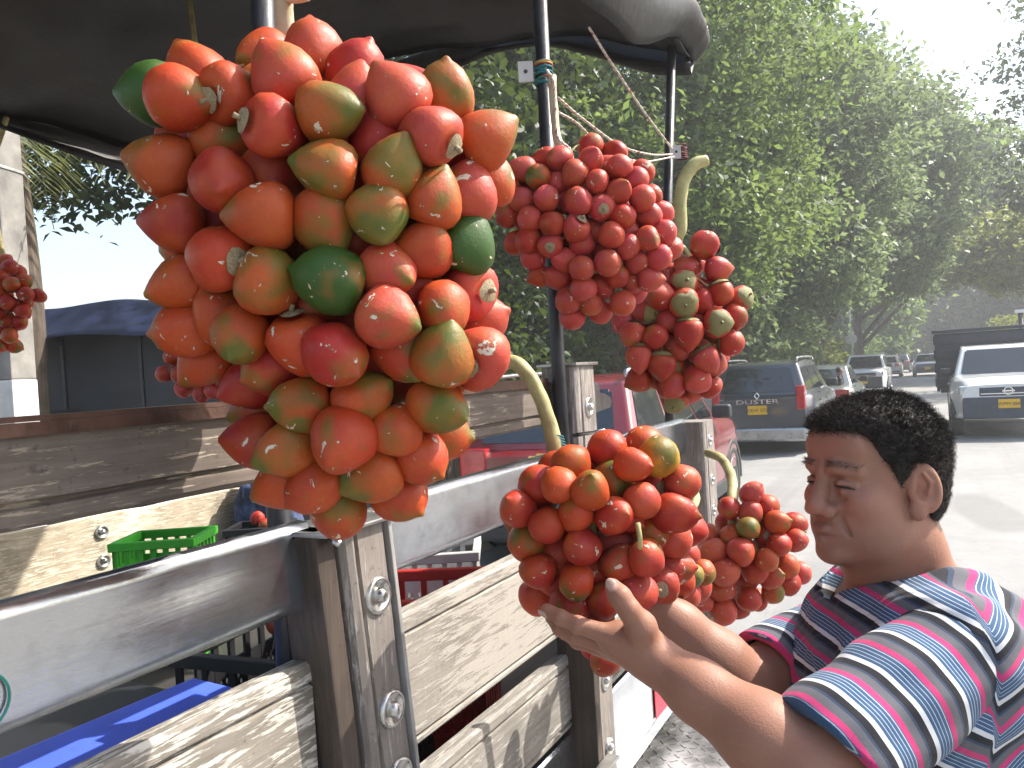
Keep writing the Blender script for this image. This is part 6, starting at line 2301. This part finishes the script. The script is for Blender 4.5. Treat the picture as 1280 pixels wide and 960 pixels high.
def hair_field(P):
    q = ((P - HCn.astype(np.float32)) @ HM.astype(np.float32)) / HS
    x, y, z = q[..., 0], q[..., 1], q[..., 2]
    r = np.array((0.0815, 0.1045, 0.0905), dtype=np.float32)
    e = (q - np.array((0, -0.016, 0.036), dtype=np.float32)) / r
    k0 = np.sqrt((e ** 2).sum(-1)) + 1e-9
    k1 = np.sqrt(((e / r) ** 2).sum(-1)) + 1e-9
    d = k0 * (k0 - 1) / k1
    r2 = np.array((0.072, 0.05, 0.075), dtype=np.float32)          # nape
    e2 = (q - np.array((0, -0.058, -0.012), dtype=np.float32)) / r2
    k0 = np.sqrt((e2 ** 2).sum(-1)) + 1e-9
    k1 = np.sqrt(((e2 / r2) ** 2).sum(-1)) + 1e-9
    d = Field.smin(d, k0 * (k0 - 1) / k1, 0.02)
    r3 = np.array((0.056, 0.056, 0.034), dtype=np.float32)         # front
    e3 = (q - np.array((0, 0.040, 0.077), dtype=np.float32)) / r3
    k0 = np.sqrt((e3 ** 2).sum(-1)) + 1e-9
    k1 = np.sqrt(((e3 / r3) ** 2).sum(-1)) + 1e-9
    d = Field.smin(d, k0 * (k0 - 1) / k1, 0.02)
    d += 0.0024 * np.sin(x * 210 + 3 * np.sin(z * 120)) * np.sin(y * 190 + 2 * np.sin(x * 140)) * np.sin(z * 200 + 1.5 * np.sin(y * 150))
    d += 0.0016 * np.sin(x * 480 + y * 130) * np.sin(y * 450 + z * 210) * np.sin(z * 500)
    zb = np.interp(y, zb_y, zb_z) + 0.004 * np.sin(y * 260) * np.sin(x * 180)
    edge = (zb - z) * 0.75
    m_ = np.maximum(d, edge)
    h = np.clip(0.5 + 0.5 * (d - edge) / 0.010, 0, 1)
    return edge * (1 - h) + d * h + 0.010 * h * (1 - h)


H = Field(HCn - 0.16, HCn + 0.16, 0.0022)
s_, P = H.block(HCn - 0.16, HCn + 0.16)
H.f[s_] = hair_field(P)
hme, HV = H.mesh('hair')
hair = ppart('hair', hme, m_hair)
rg = np.random.default_rng(5)
hl = ((HV - HCn) @ HM) / HS
ok = np.where(hl[:, 2] > np.interp(hl[:, 1], zb_y, zb_z) + 0.002)[0]
ok = ok[(np.linalg.norm((hl[ok] - np.array((0, -0.016, 0.036))) / np.array((0.0835, 0.1065, 0.0925)), axis=1) > 0.93) | (hl[ok, 2] < 0) | (hl[ok, 1] > 0.055)]
pick = rg.choice(ok, 24000)
root = HV[pick]
nrm = (root - (HCn + HM @ np.array((0, -0.016, 0.02))))
nrm /= np.linalg.norm(nrm, axis=1)[:, None]
u = np.cross(nrm, rg.normal(size=nrm.shape))
u /= np.linalg.norm(u, axis=1)[:, None]
v_ = np.cross(nrm, u)
side = (HM @ np.array((1, 0, 0)))[None, :]
ln = rg.uniform(0.006, 0.0165, len(root)) * np.clip(0.55 + hl[pick, 2] / 0.09, 0.4, 1.1)
ph = rg.uniform(0, 6.28, len(root))
NS = 5
sv = []
for k in range(NS):
    t = k / (NS - 1)
    a = ph + t * 4.2
    c_ = root - nrm * 0.002 + nrm * (ln * t * 0.75)[:, None] + (u * np.cos(a)[:, None] + v_ * np.sin(a)[:, None]) * (0.0034 * t + 0.0005)
    w = (u * np.sin(a)[:, None] - v_ * np.cos(a)[:, None]) * (0.00055 * (1 - 0.75 * t))
    sv.append(np.stack([c_ - w, c_ + w], axis=1))
SV = np.stack(sv, axis=1).reshape(-1, 3)                    # strand, step, side
n = len(root)
b0 = (np.arange(n) * NS * 2)[:, None] + (np.arange(NS - 1) * 2)[None, :]
SF = np.stack([b0, b0 + 1, b0 + 3, b0 + 2], axis=-1).reshape(-1, 4)
curls = obj('curls', np_mesh('curls', SV, SF, True), m_hair, hair)
curls.data.transform(P_INV)
curls['kind'] = 'stuff'


def hairs(name, roots, dirs, length, width, parent, m=None):
    """short straight hairs as thin tapering blades"""
    n_ = len(roots)
    tocam = rg.normal(size=roots.shape)
    wd = np.cross(dirs, tocam)
    wd /= np.linalg.norm(wd, axis=1)[:, None] + 1e-9
    L_ = length[:, None]
    Vh = np.stack([roots - wd * width, roots + wd * width, roots + dirs * L_ * 0.6 + wd * width * 0.7, roots + dirs * L_, roots + dirs * L_ * 0.6 - wd * width * 0.7], axis=1).reshape(-1, 3)
    Fh_ = np.arange(n_ * 5).reshape(n_, 5)
    o_ = obj(name, np_mesh(name, Vh, Fh_), m or m_hair, parent)
    o_.data.transform(P_INV)
    return o_


# fine hairs thinning out over the hairline
edge_i = np.where((gap > -0.002) & (gap < 0.009) & inh & (np.abs(loc[:, 0]) < 0.08) & (on_ear < 0.25) & (loc[:, 2] > -0.045))[0]
edge_i = edge_i[rg.uniform(0, 1, len(edge_i)) < np.clip(1 - gap[edge_i] / 0.009, 0.05, 1) * 0.8]
if len(edge_i) > 2600:
    edge_i = rg.choice(edge_i, 2600, replace=False)
er_ = V[edge_i]
out = er_ - (HCn + HM @ np.array((0, -0.016, 0.0)))
out /= np.linalg.norm(out, axis=1)[:, None]
dd = out * 0.45 + np.array((0, 0, -0.25)) + rg.normal(size=er_.shape) * 0.45
dd /= np.linalg.norm(dd, axis=1)[:, None]
hairs('hairline', er_, dd, rg.uniform(0.003, 0.007, len(er_)), 0.00035, hair)['kind'] = 'stuff'
for s_ in (1, -1):
    bx_ = s_ * loc[:, 0]
    arc = 0.0300 + 0.02 * np.clip(bx_ - 0.012, 0, 1) - 1.4 * np.clip(bx_ - 0.02, 0, 1) ** 2 * 1.2 - np.clip(bx_ - 0.038, 0, 1) * 0.35
    bi = np.where((np.abs(loc[:, 2] - arc) < 0.0042) & (bx_ > 0.008) & (bx_ < 0.052) & (loc[:, 1] > 0.05) & inh)[0]
    bi = rg.choice(bi, min(75, len(bi)), replace=False)
    dr_ = np.tile((HM @ np.array((s_ * 0.9, 0.25, 0.15))), (len(bi), 1)) + rg.normal(size=(len(bi), 3)) * 0.22
    dr_ /= np.linalg.norm(dr_, axis=1)[:, None]
    hairs('eyebrow', V[bi], dr_, rg.uniform(0.005, 0.009, len(bi)), 0.0004, person)
    ls = tube('eyelashes', [Vector(hp(s_ * a_, b_, c_)) for a_, b_, c_ in ((0.0165, 0.0835, -0.0022), (0.024, 0.0885, -0.0012), (0.032, 0.0893, -0.0014), (0.040, 0.0835, -0.0028), (0.047, 0.0755, -0.0052))], [0.0006, 0.0013, 0.0015, 0.0014, 0.0007], m_hair, person, 6, 16)
    ls.data.transform(P_INV)
# nails
m_nail = simple('finger_nail', (0.42, 0.27, 0.22), 0.3, var=0.1, scale=60)
for tip, prev_, up_ in ((TH[4], TH[3], npv(cam_dir(-0.25, 0.35, 0.9))), (FIN[0][2], FIN[0][1], npv(cam_dir(-0.2, -0.75, 0.6)))):
    ax_ = tip - prev_
    ax_ /= np.linalg.norm(ax_)
    up_ = up_ - ax_ * (up_ @ ax_)
    up_ /= np.linalg.norm(up_)
    sd_ = np.cross(up_, ax_)
    b_n = bmesh.new()
    bmesh.ops.create_uvsphere(b_n, u_segments=14, v_segments=10, radius=1.0)
    M4 = Matrix((( *(sd_ * 0.0070), 0), (*(ax_ * 0.0085), 0), (*(up_ * 0.0032), 0), (0, 0, 0, 1))).transposed()
    M4.translation = Vector(tip + ax_ * 0.0015 + up_ * 0.0080)
    bmesh.ops.transform(b_n, matrix=P_INV @ M4, verts=b_n.verts[:])
    obj('nail', b_n, m_nail, person, True)

# eyes
for s_ in (1, -1):
    bm = bmesh.new()
    bmesh.ops.create_uvsphere(bm, u_segments=20, v_segments=14, radius=0.0128)
    e = obj('eye', bm, m_eye, person, True)
    e.location = P_INV @ Vector(hp(s_ * 0.031, 0.0685, -0.0012))
    gz = (Vector(hp(0, 0.3, -0.16)) - Vector(hp(0, 0.0722, 0))).normalized()
    e.rotation_euler = gz.to_track_quat('Z', 'Y').to_euler()
    bm = bmesh.new()
    bm_lathe(bm, [(0.0, 0.01305), (0.003, 0.0128), (0.0058, 0.01185), (0.006, 0.0113)], 16)
    obj('iris', bm, m_iris, e, True)

# ---- T-shirt: body, two sleeves
def folds(P, k=1.0):
    x, y, z = P[..., 0], P[..., 1], P[..., 2]
    a = (x * 0.6 + y * 0.5 + z * 0.8)
    b_ = (x * -0.7 + y * 0.3 + z * 0.6)
    c_ = (x * 0.3 - y * 0.8 + z * 0.45)
    return k * (0.0040 * np.sin(a * 62 + 2.2 * np.sin(b_ * 21)) * (0.5 + 0.5 * np.sin(b_ * 17 + 1)) + 0.0030 * np.sin(c_ * 85 + 2 * np.sin(a * 25)) * (0.5 + 0.5 * np.sin(c_ * 13)) + 0.0015 * np.sin(b_ * 130 + a * 40))


TO = Field(npv(CH) + np.array((-0.36, -0.36, -0.42)), npv(CH) + np.array((0.36, 0.36, 0.30)), 0.0036)
ch = npv(CH)
TO.ell(ch + np.array((0, 0, 0.0)), (0.185, 0.150, 0.215), 0.02, BM)
TO.ell(ch + np.array((0, 0, -0.22)) + npv(Fb) * 0.015, (0.188, 0.160, 0.24), 0.05, BM)
TO.cone(npv(SH_L) + np.array((0, 0, -0.005)), nb + np.array((0, 0, -0.050)), 0.071, 0.066, 0.05)
TO.cone(npv(SH_R) + np.array((0, 0, -0.005)), nb + np.array((0, 0, -0.055)), 0.064, 0.060, 0.05)
TO.ell(lerp(SH_L, CH, 0.35) + npv(Fb) * -0.035 + np.array((0, 0, -0.02)), (0.085, 0.105, 0.12), 0.06, BM)
TO.ell(npv(SH_L) + npv(Fb) * 0.055 + np.array((0, 0, -0.075)), (0.075, 0.085, 0.10), 0.05, BM)
s_, P = TO.block(TO.lo, TO.lo + TO.n * TO.vox)
TO.f[s_] += folds(P, 1.0)
rp = P - ch.astype(np.float32)
fw = rp @ npv(Fb).astype(np.float32)
lf = rp @ npv(Lb).astype(np.float32)
TO.f[s_] += 0.0016 * np.sin(lf * 330 + fw * 260 + 2 * np.sin(rp[..., 2] * 30)) * np.clip(fw / 0.06, 0, 1) * np.clip((rp[..., 2] + 0.08) / 0.1, 0, 1)
# neck opening, bottom hem
TO.cone(hp(0, -0.03, -0.05), nb + npv(Fb) * 0.006 + np.array((0, 0, -0.048)), 0.068, 0.082, 0.004, True)
TO.cone(nb + npv(Fb) * 0.04 + np.array((0, 0, 0.05)), nb + npv(Fb) * 0.075 + np.array((0, 0, -0.055)), 0.075, 0.055, 0.006, True)
TO.f[s_] = np.maximum(TO.f[s_], (ch[2] - 0.40) - P[..., 2])
tme, TV = TO.mesh('shirt_body')
rel = TV - ch
cr = npv(flat(cam_dir(1, 0, 0)))
sh0 = (npv(SH_L) - ch) @ cr
attr_f(tme, 'stripe', 10 + rel[:, 2] * 0.88 - 0.50 * np.abs((rel @ cr) - sh0 * 0.6) + 0.021 * np.clip(((rel @ cr) - sh0 * 0.6) / 0.008 + 0.5, 0, 1))
shirt = ppart('t_shirt', tme, m_shirt)


def sleeve(sh, el, tcut, r0, r1, tag_, inner=0.008):
    a, b = npv(sh), npv(el)
    d = (b - a) / np.linalg.norm(b - a)
    L = np.linalg.norm(b - a)
    F_ = Field(np.minimum(a, b) - 0.14, np.maximum(a, b) + 0.14, 0.0034)
    end = a + d * L * (tcut + 0.25)
    F_.cone(a + np.array((0, 0, -0.004)), end, r0, r1, 0.01)
    s2, P2 = F_.block(F_.lo, F_.lo + F_.n * F_.vox)
    F_.f[s2] += folds(P2, 0.6)
    inn = Field(np.minimum(a, b) - 0.14, np.maximum(a, b) + 0.14, 0.0034)
    inn.cone(a, end + d * 0.1, r0 - inner - 0.02, r1 - inner, 0.01)
    inn.f[s2] += folds(P2, 0.6)
    t = (P2 - a.astype(np.float32)) @ d.astype(np.float32)
    hollow = np.maximum(-inn.f[s2], -(t - L * 0.35))
    F_.f[s2] = np.maximum(F_.f[s2], -np.maximum(inn.f[s2], L * 0.35 - t))
    F_.f[s2] = np.maximum(F_.f[s2], t - L * tcut - 0.006 * np.sin(P2[..., 2] * 60))
    m2, V2 = F_.mesh('sleeve')
    # drop the part buried in the shirt body is not needed: it lies inside
    attr_f(m2, 'stripe', 10.066 - ((V2 - a) @ d) * 0.95)
    o_ = ppart('sleeve', m2, m_shirt, shirt)
    return o_


sleeve(SH_L, EL_L, 0.90, 0.068, 0.078, 'L')
sleeve(SH_R, EL_R, 0.80, 0.074, 0.070, 'R')
# collar band
bm = bmesh.new()
cc = Vector(nb + npv(Fb) * 0.006 + np.array((0, 0, -0.028)))
ring = []
for t in np.linspace(0, 2 * math.pi, 41):
    p = cc + Fb * (0.012 + 0.090 * math.cos(t)) + Lb * (0.079 * math.sin(t)) + Vector((0, 0, -0.046 * math.cos(t) - 0.008 + 0.010 * math.sin(t) ** 2))
    ring.append(p)
bm_tube(bm, ring, 0.0045, 8, False)
o = obj('collar', bm, simple('grey_collar', (0.30, 0.30, 0.32), 0.85, var=0.15, scale=40), shirt, True)
o.data.transform(P_INV)

# ---- trousers and shoes, below the frame
T_ = Field(ch + np.array((-0.36, -0.36, -1.32)), ch + np.array((0.36, 0.36, -0.28)), 0.010)
hipz = ch[2] - 0.42
for sg in (1, -1):
    hipj = np.array((ch[0], ch[1], hipz)) + npv(Lb) * 0.09 * sg
    knee = np.array((hipj[0], hipj[1], 0.48)) + npv(Fb) * 0.03
    ank = np.array((hipj[0], hipj[1], 0.10)) + npv(Lb) * 0.015 * sg
    T_.chain([hipj, knee, ank], [0.105, 0.075, 0.062], 0.03)
T_.ell(np.array((ch[0], ch[1], hipz + 0.03)), (0.18, 0.15, 0.14), 0.04, BM)
tm, _v = T_.mesh('trousers')
ppart('trousers', tm, m_trouser)
for sg in (1, -1):
    W_ = Field(np.array((ch[0], ch[1], 0.03)) - np.array((0.36, 0.36, 0.03)), np.array((ch[0], ch[1], 0.03)) + np.array((0.36, 0.36, 0.14)), 0.008)
    an = np.array((ch[0], ch[1], 0.055)) + npv(Lb) * 0.105 * sg
    W_.cone(an - npv(Fb) * 0.05, an + npv(Fb) * 0.15, 0.045, 0.038, 0.01)
    W_.cone(an, an + np.array((0, 0, 0.06)), 0.045, 0.045, 0.02)
    s2, P2 = W_.block(W_.lo, W_.lo + W_.n * W_.vox)
    W_.f[s2] = np.maximum(W_.f[s2], 0.004 - P2[..., 2])
    sm, _v = W_.mesh('shoe')
    ppart('shoe', sm, m_shoe)

# ---- the other person, standing by the silver car
def passer_by():
    p0 = at(1049, 470, 19.0)
    x0, y0 = p0.x, p0.y
    pr = empty('person', (x0, y0, 0))
    tag(pr, 'distant person in a dark top standing beside the silver car', 'person')
    o0 = np.array((x0, y0, 0.0))
    f_, l_ = npv(flat(cam_dir(1, 0, 0.3))), npv(flat(cam_dir(0.3, 0, -1)))
    G = Field(o0 + np.array((-0.5, -0.5, 0.0)), o0 + np.array((0.5, 0.5, 1.85)), 0.014)
    pt = lambda a, b, c: o0 + l_ * a + f_ * b + np.array((0, 0, c))
    for sg in (1, -1):
        G.chain([pt(0.09 * sg, 0, 0.9), pt(0.10 * sg, 0.02, 0.5), pt(0.10 * sg, 0, 0.06)], [0.088, 0.062, 0.045], 0.03)
        G.cone(pt(0.10 * sg, -0.03, 0.045), pt(0.10 * sg, 0.13, 0.04), 0.04, 0.035, 0.02)
        G.chain([pt(0.19 * sg, 0, 1.38), pt(0.23 * sg, -0.02, 1.10), pt(0.16 * sg, 0.18, 1.02), pt(0.12 * sg, 0.24, 1.03)], [0.05, 0.042, 0.034, 0.034], 0.02)
    G.ell(pt(0, 0, 1.20), (0.18, 0.11, 0.27), 0.04, np.array([l_, f_, (0, 0, 1)]).T)
    G.ell(pt(0, 0, 0.95), (0.16, 0.11, 0.14), 0.04, np.array([l_, f_, (0, 0, 1)]).T)
    G.cone(pt(0, 0, 1.42), pt(0, 0.01, 1.56), 0.055, 0.05, 0.03)
    G.ell(pt(0, 0.015, 1.62), (0.072, 0.09, 0.115), 0.02, np.array([l_, f_, (0, 0, 1)]).T)
    G.ell(pt(0, 0.105, 1.61), (0.014, 0.018, 0.02), 0.01)
    m_, Vp = G.mesh('body')
    z = Vp[:, 2]
    arm = np.abs((Vp - o0) @ l_) > 0.14
    c_ = np.tile(np.array((0.018, 0.020, 0.028)), (len(Vp), 1))
    c_[z > 1.47] = (0.30, 0.15, 0.10)
    c_[arm & (z < 1.20) & (z > 0.97)] = (0.30, 0.15, 0.10)
    c_[z < 0.93] = (0.06, 0.09, 0.16)
    c_[z < 0.09] = (0.02, 0.02, 0.02)
    attr_c(m_, 'tint', c_)
    mm = Mat('clothed_figure', (0.1, 0.1, 0.1), 0.8)
    mm.set('Base Color', mm.node('ShaderNodeAttribute', attribute_name='tint').outputs['Color'])
    ob = obj('body', m_, mm.m, pr)
    ob.data.transform(Matrix.Translation((-x0, -y0, 0)))
    bm_ = bmesh.new()
    bmesh.ops.create_icosphere(bm_, subdivisions=3, radius=1.0)
    for v in list(bm_.verts):
        k = 1 + mnoise.noise(v.co * 4) * 0.08
        v.co = Vector((v.co.x * 0.085 * k, v.co.y * 0.10 * k, v.co.z * 0.10 * k))
    bmesh.ops.delete(bm_, geom=[v for v in bm_.verts if v.co.dot(Vector(f_)) > 0.035 and v.co.z < 0.05], context='VERTS')
    hr = obj('hair', bm_, m_hair, pr, True)
    hr.location = (0, 0, 1.66)
    pr.scale = (0.82, 0.82, 0.80)


passer_by()

# ------------------------------------------------------------------ haze volume added to imitate lens flare and lifted shadows
Mz = Mat('glare_haze')
Mz.nt.nodes.remove(Mz.b)
pv = Mz.nt.nodes.new('ShaderNodeVolumePrincipled')
pv.inputs['Color'].default_value = (0.93, 0.96, 1.0, 1.0)
pv.inputs['Density'].default_value = 0.0028
pv.inputs['Anisotropy'].default_value = 0.35
Mz.nt.links.new(pv.outputs[0], Mz.out.inputs['Volume'])
hz = obj('haze', box_mesh(-172, 172, -112, 262, -1.1, 20.5), Mz.m)
structure(hz, 'stuff')
SC.cycles.volume_bounces = 0
SC.cycles.volume_step_rate = 4.0
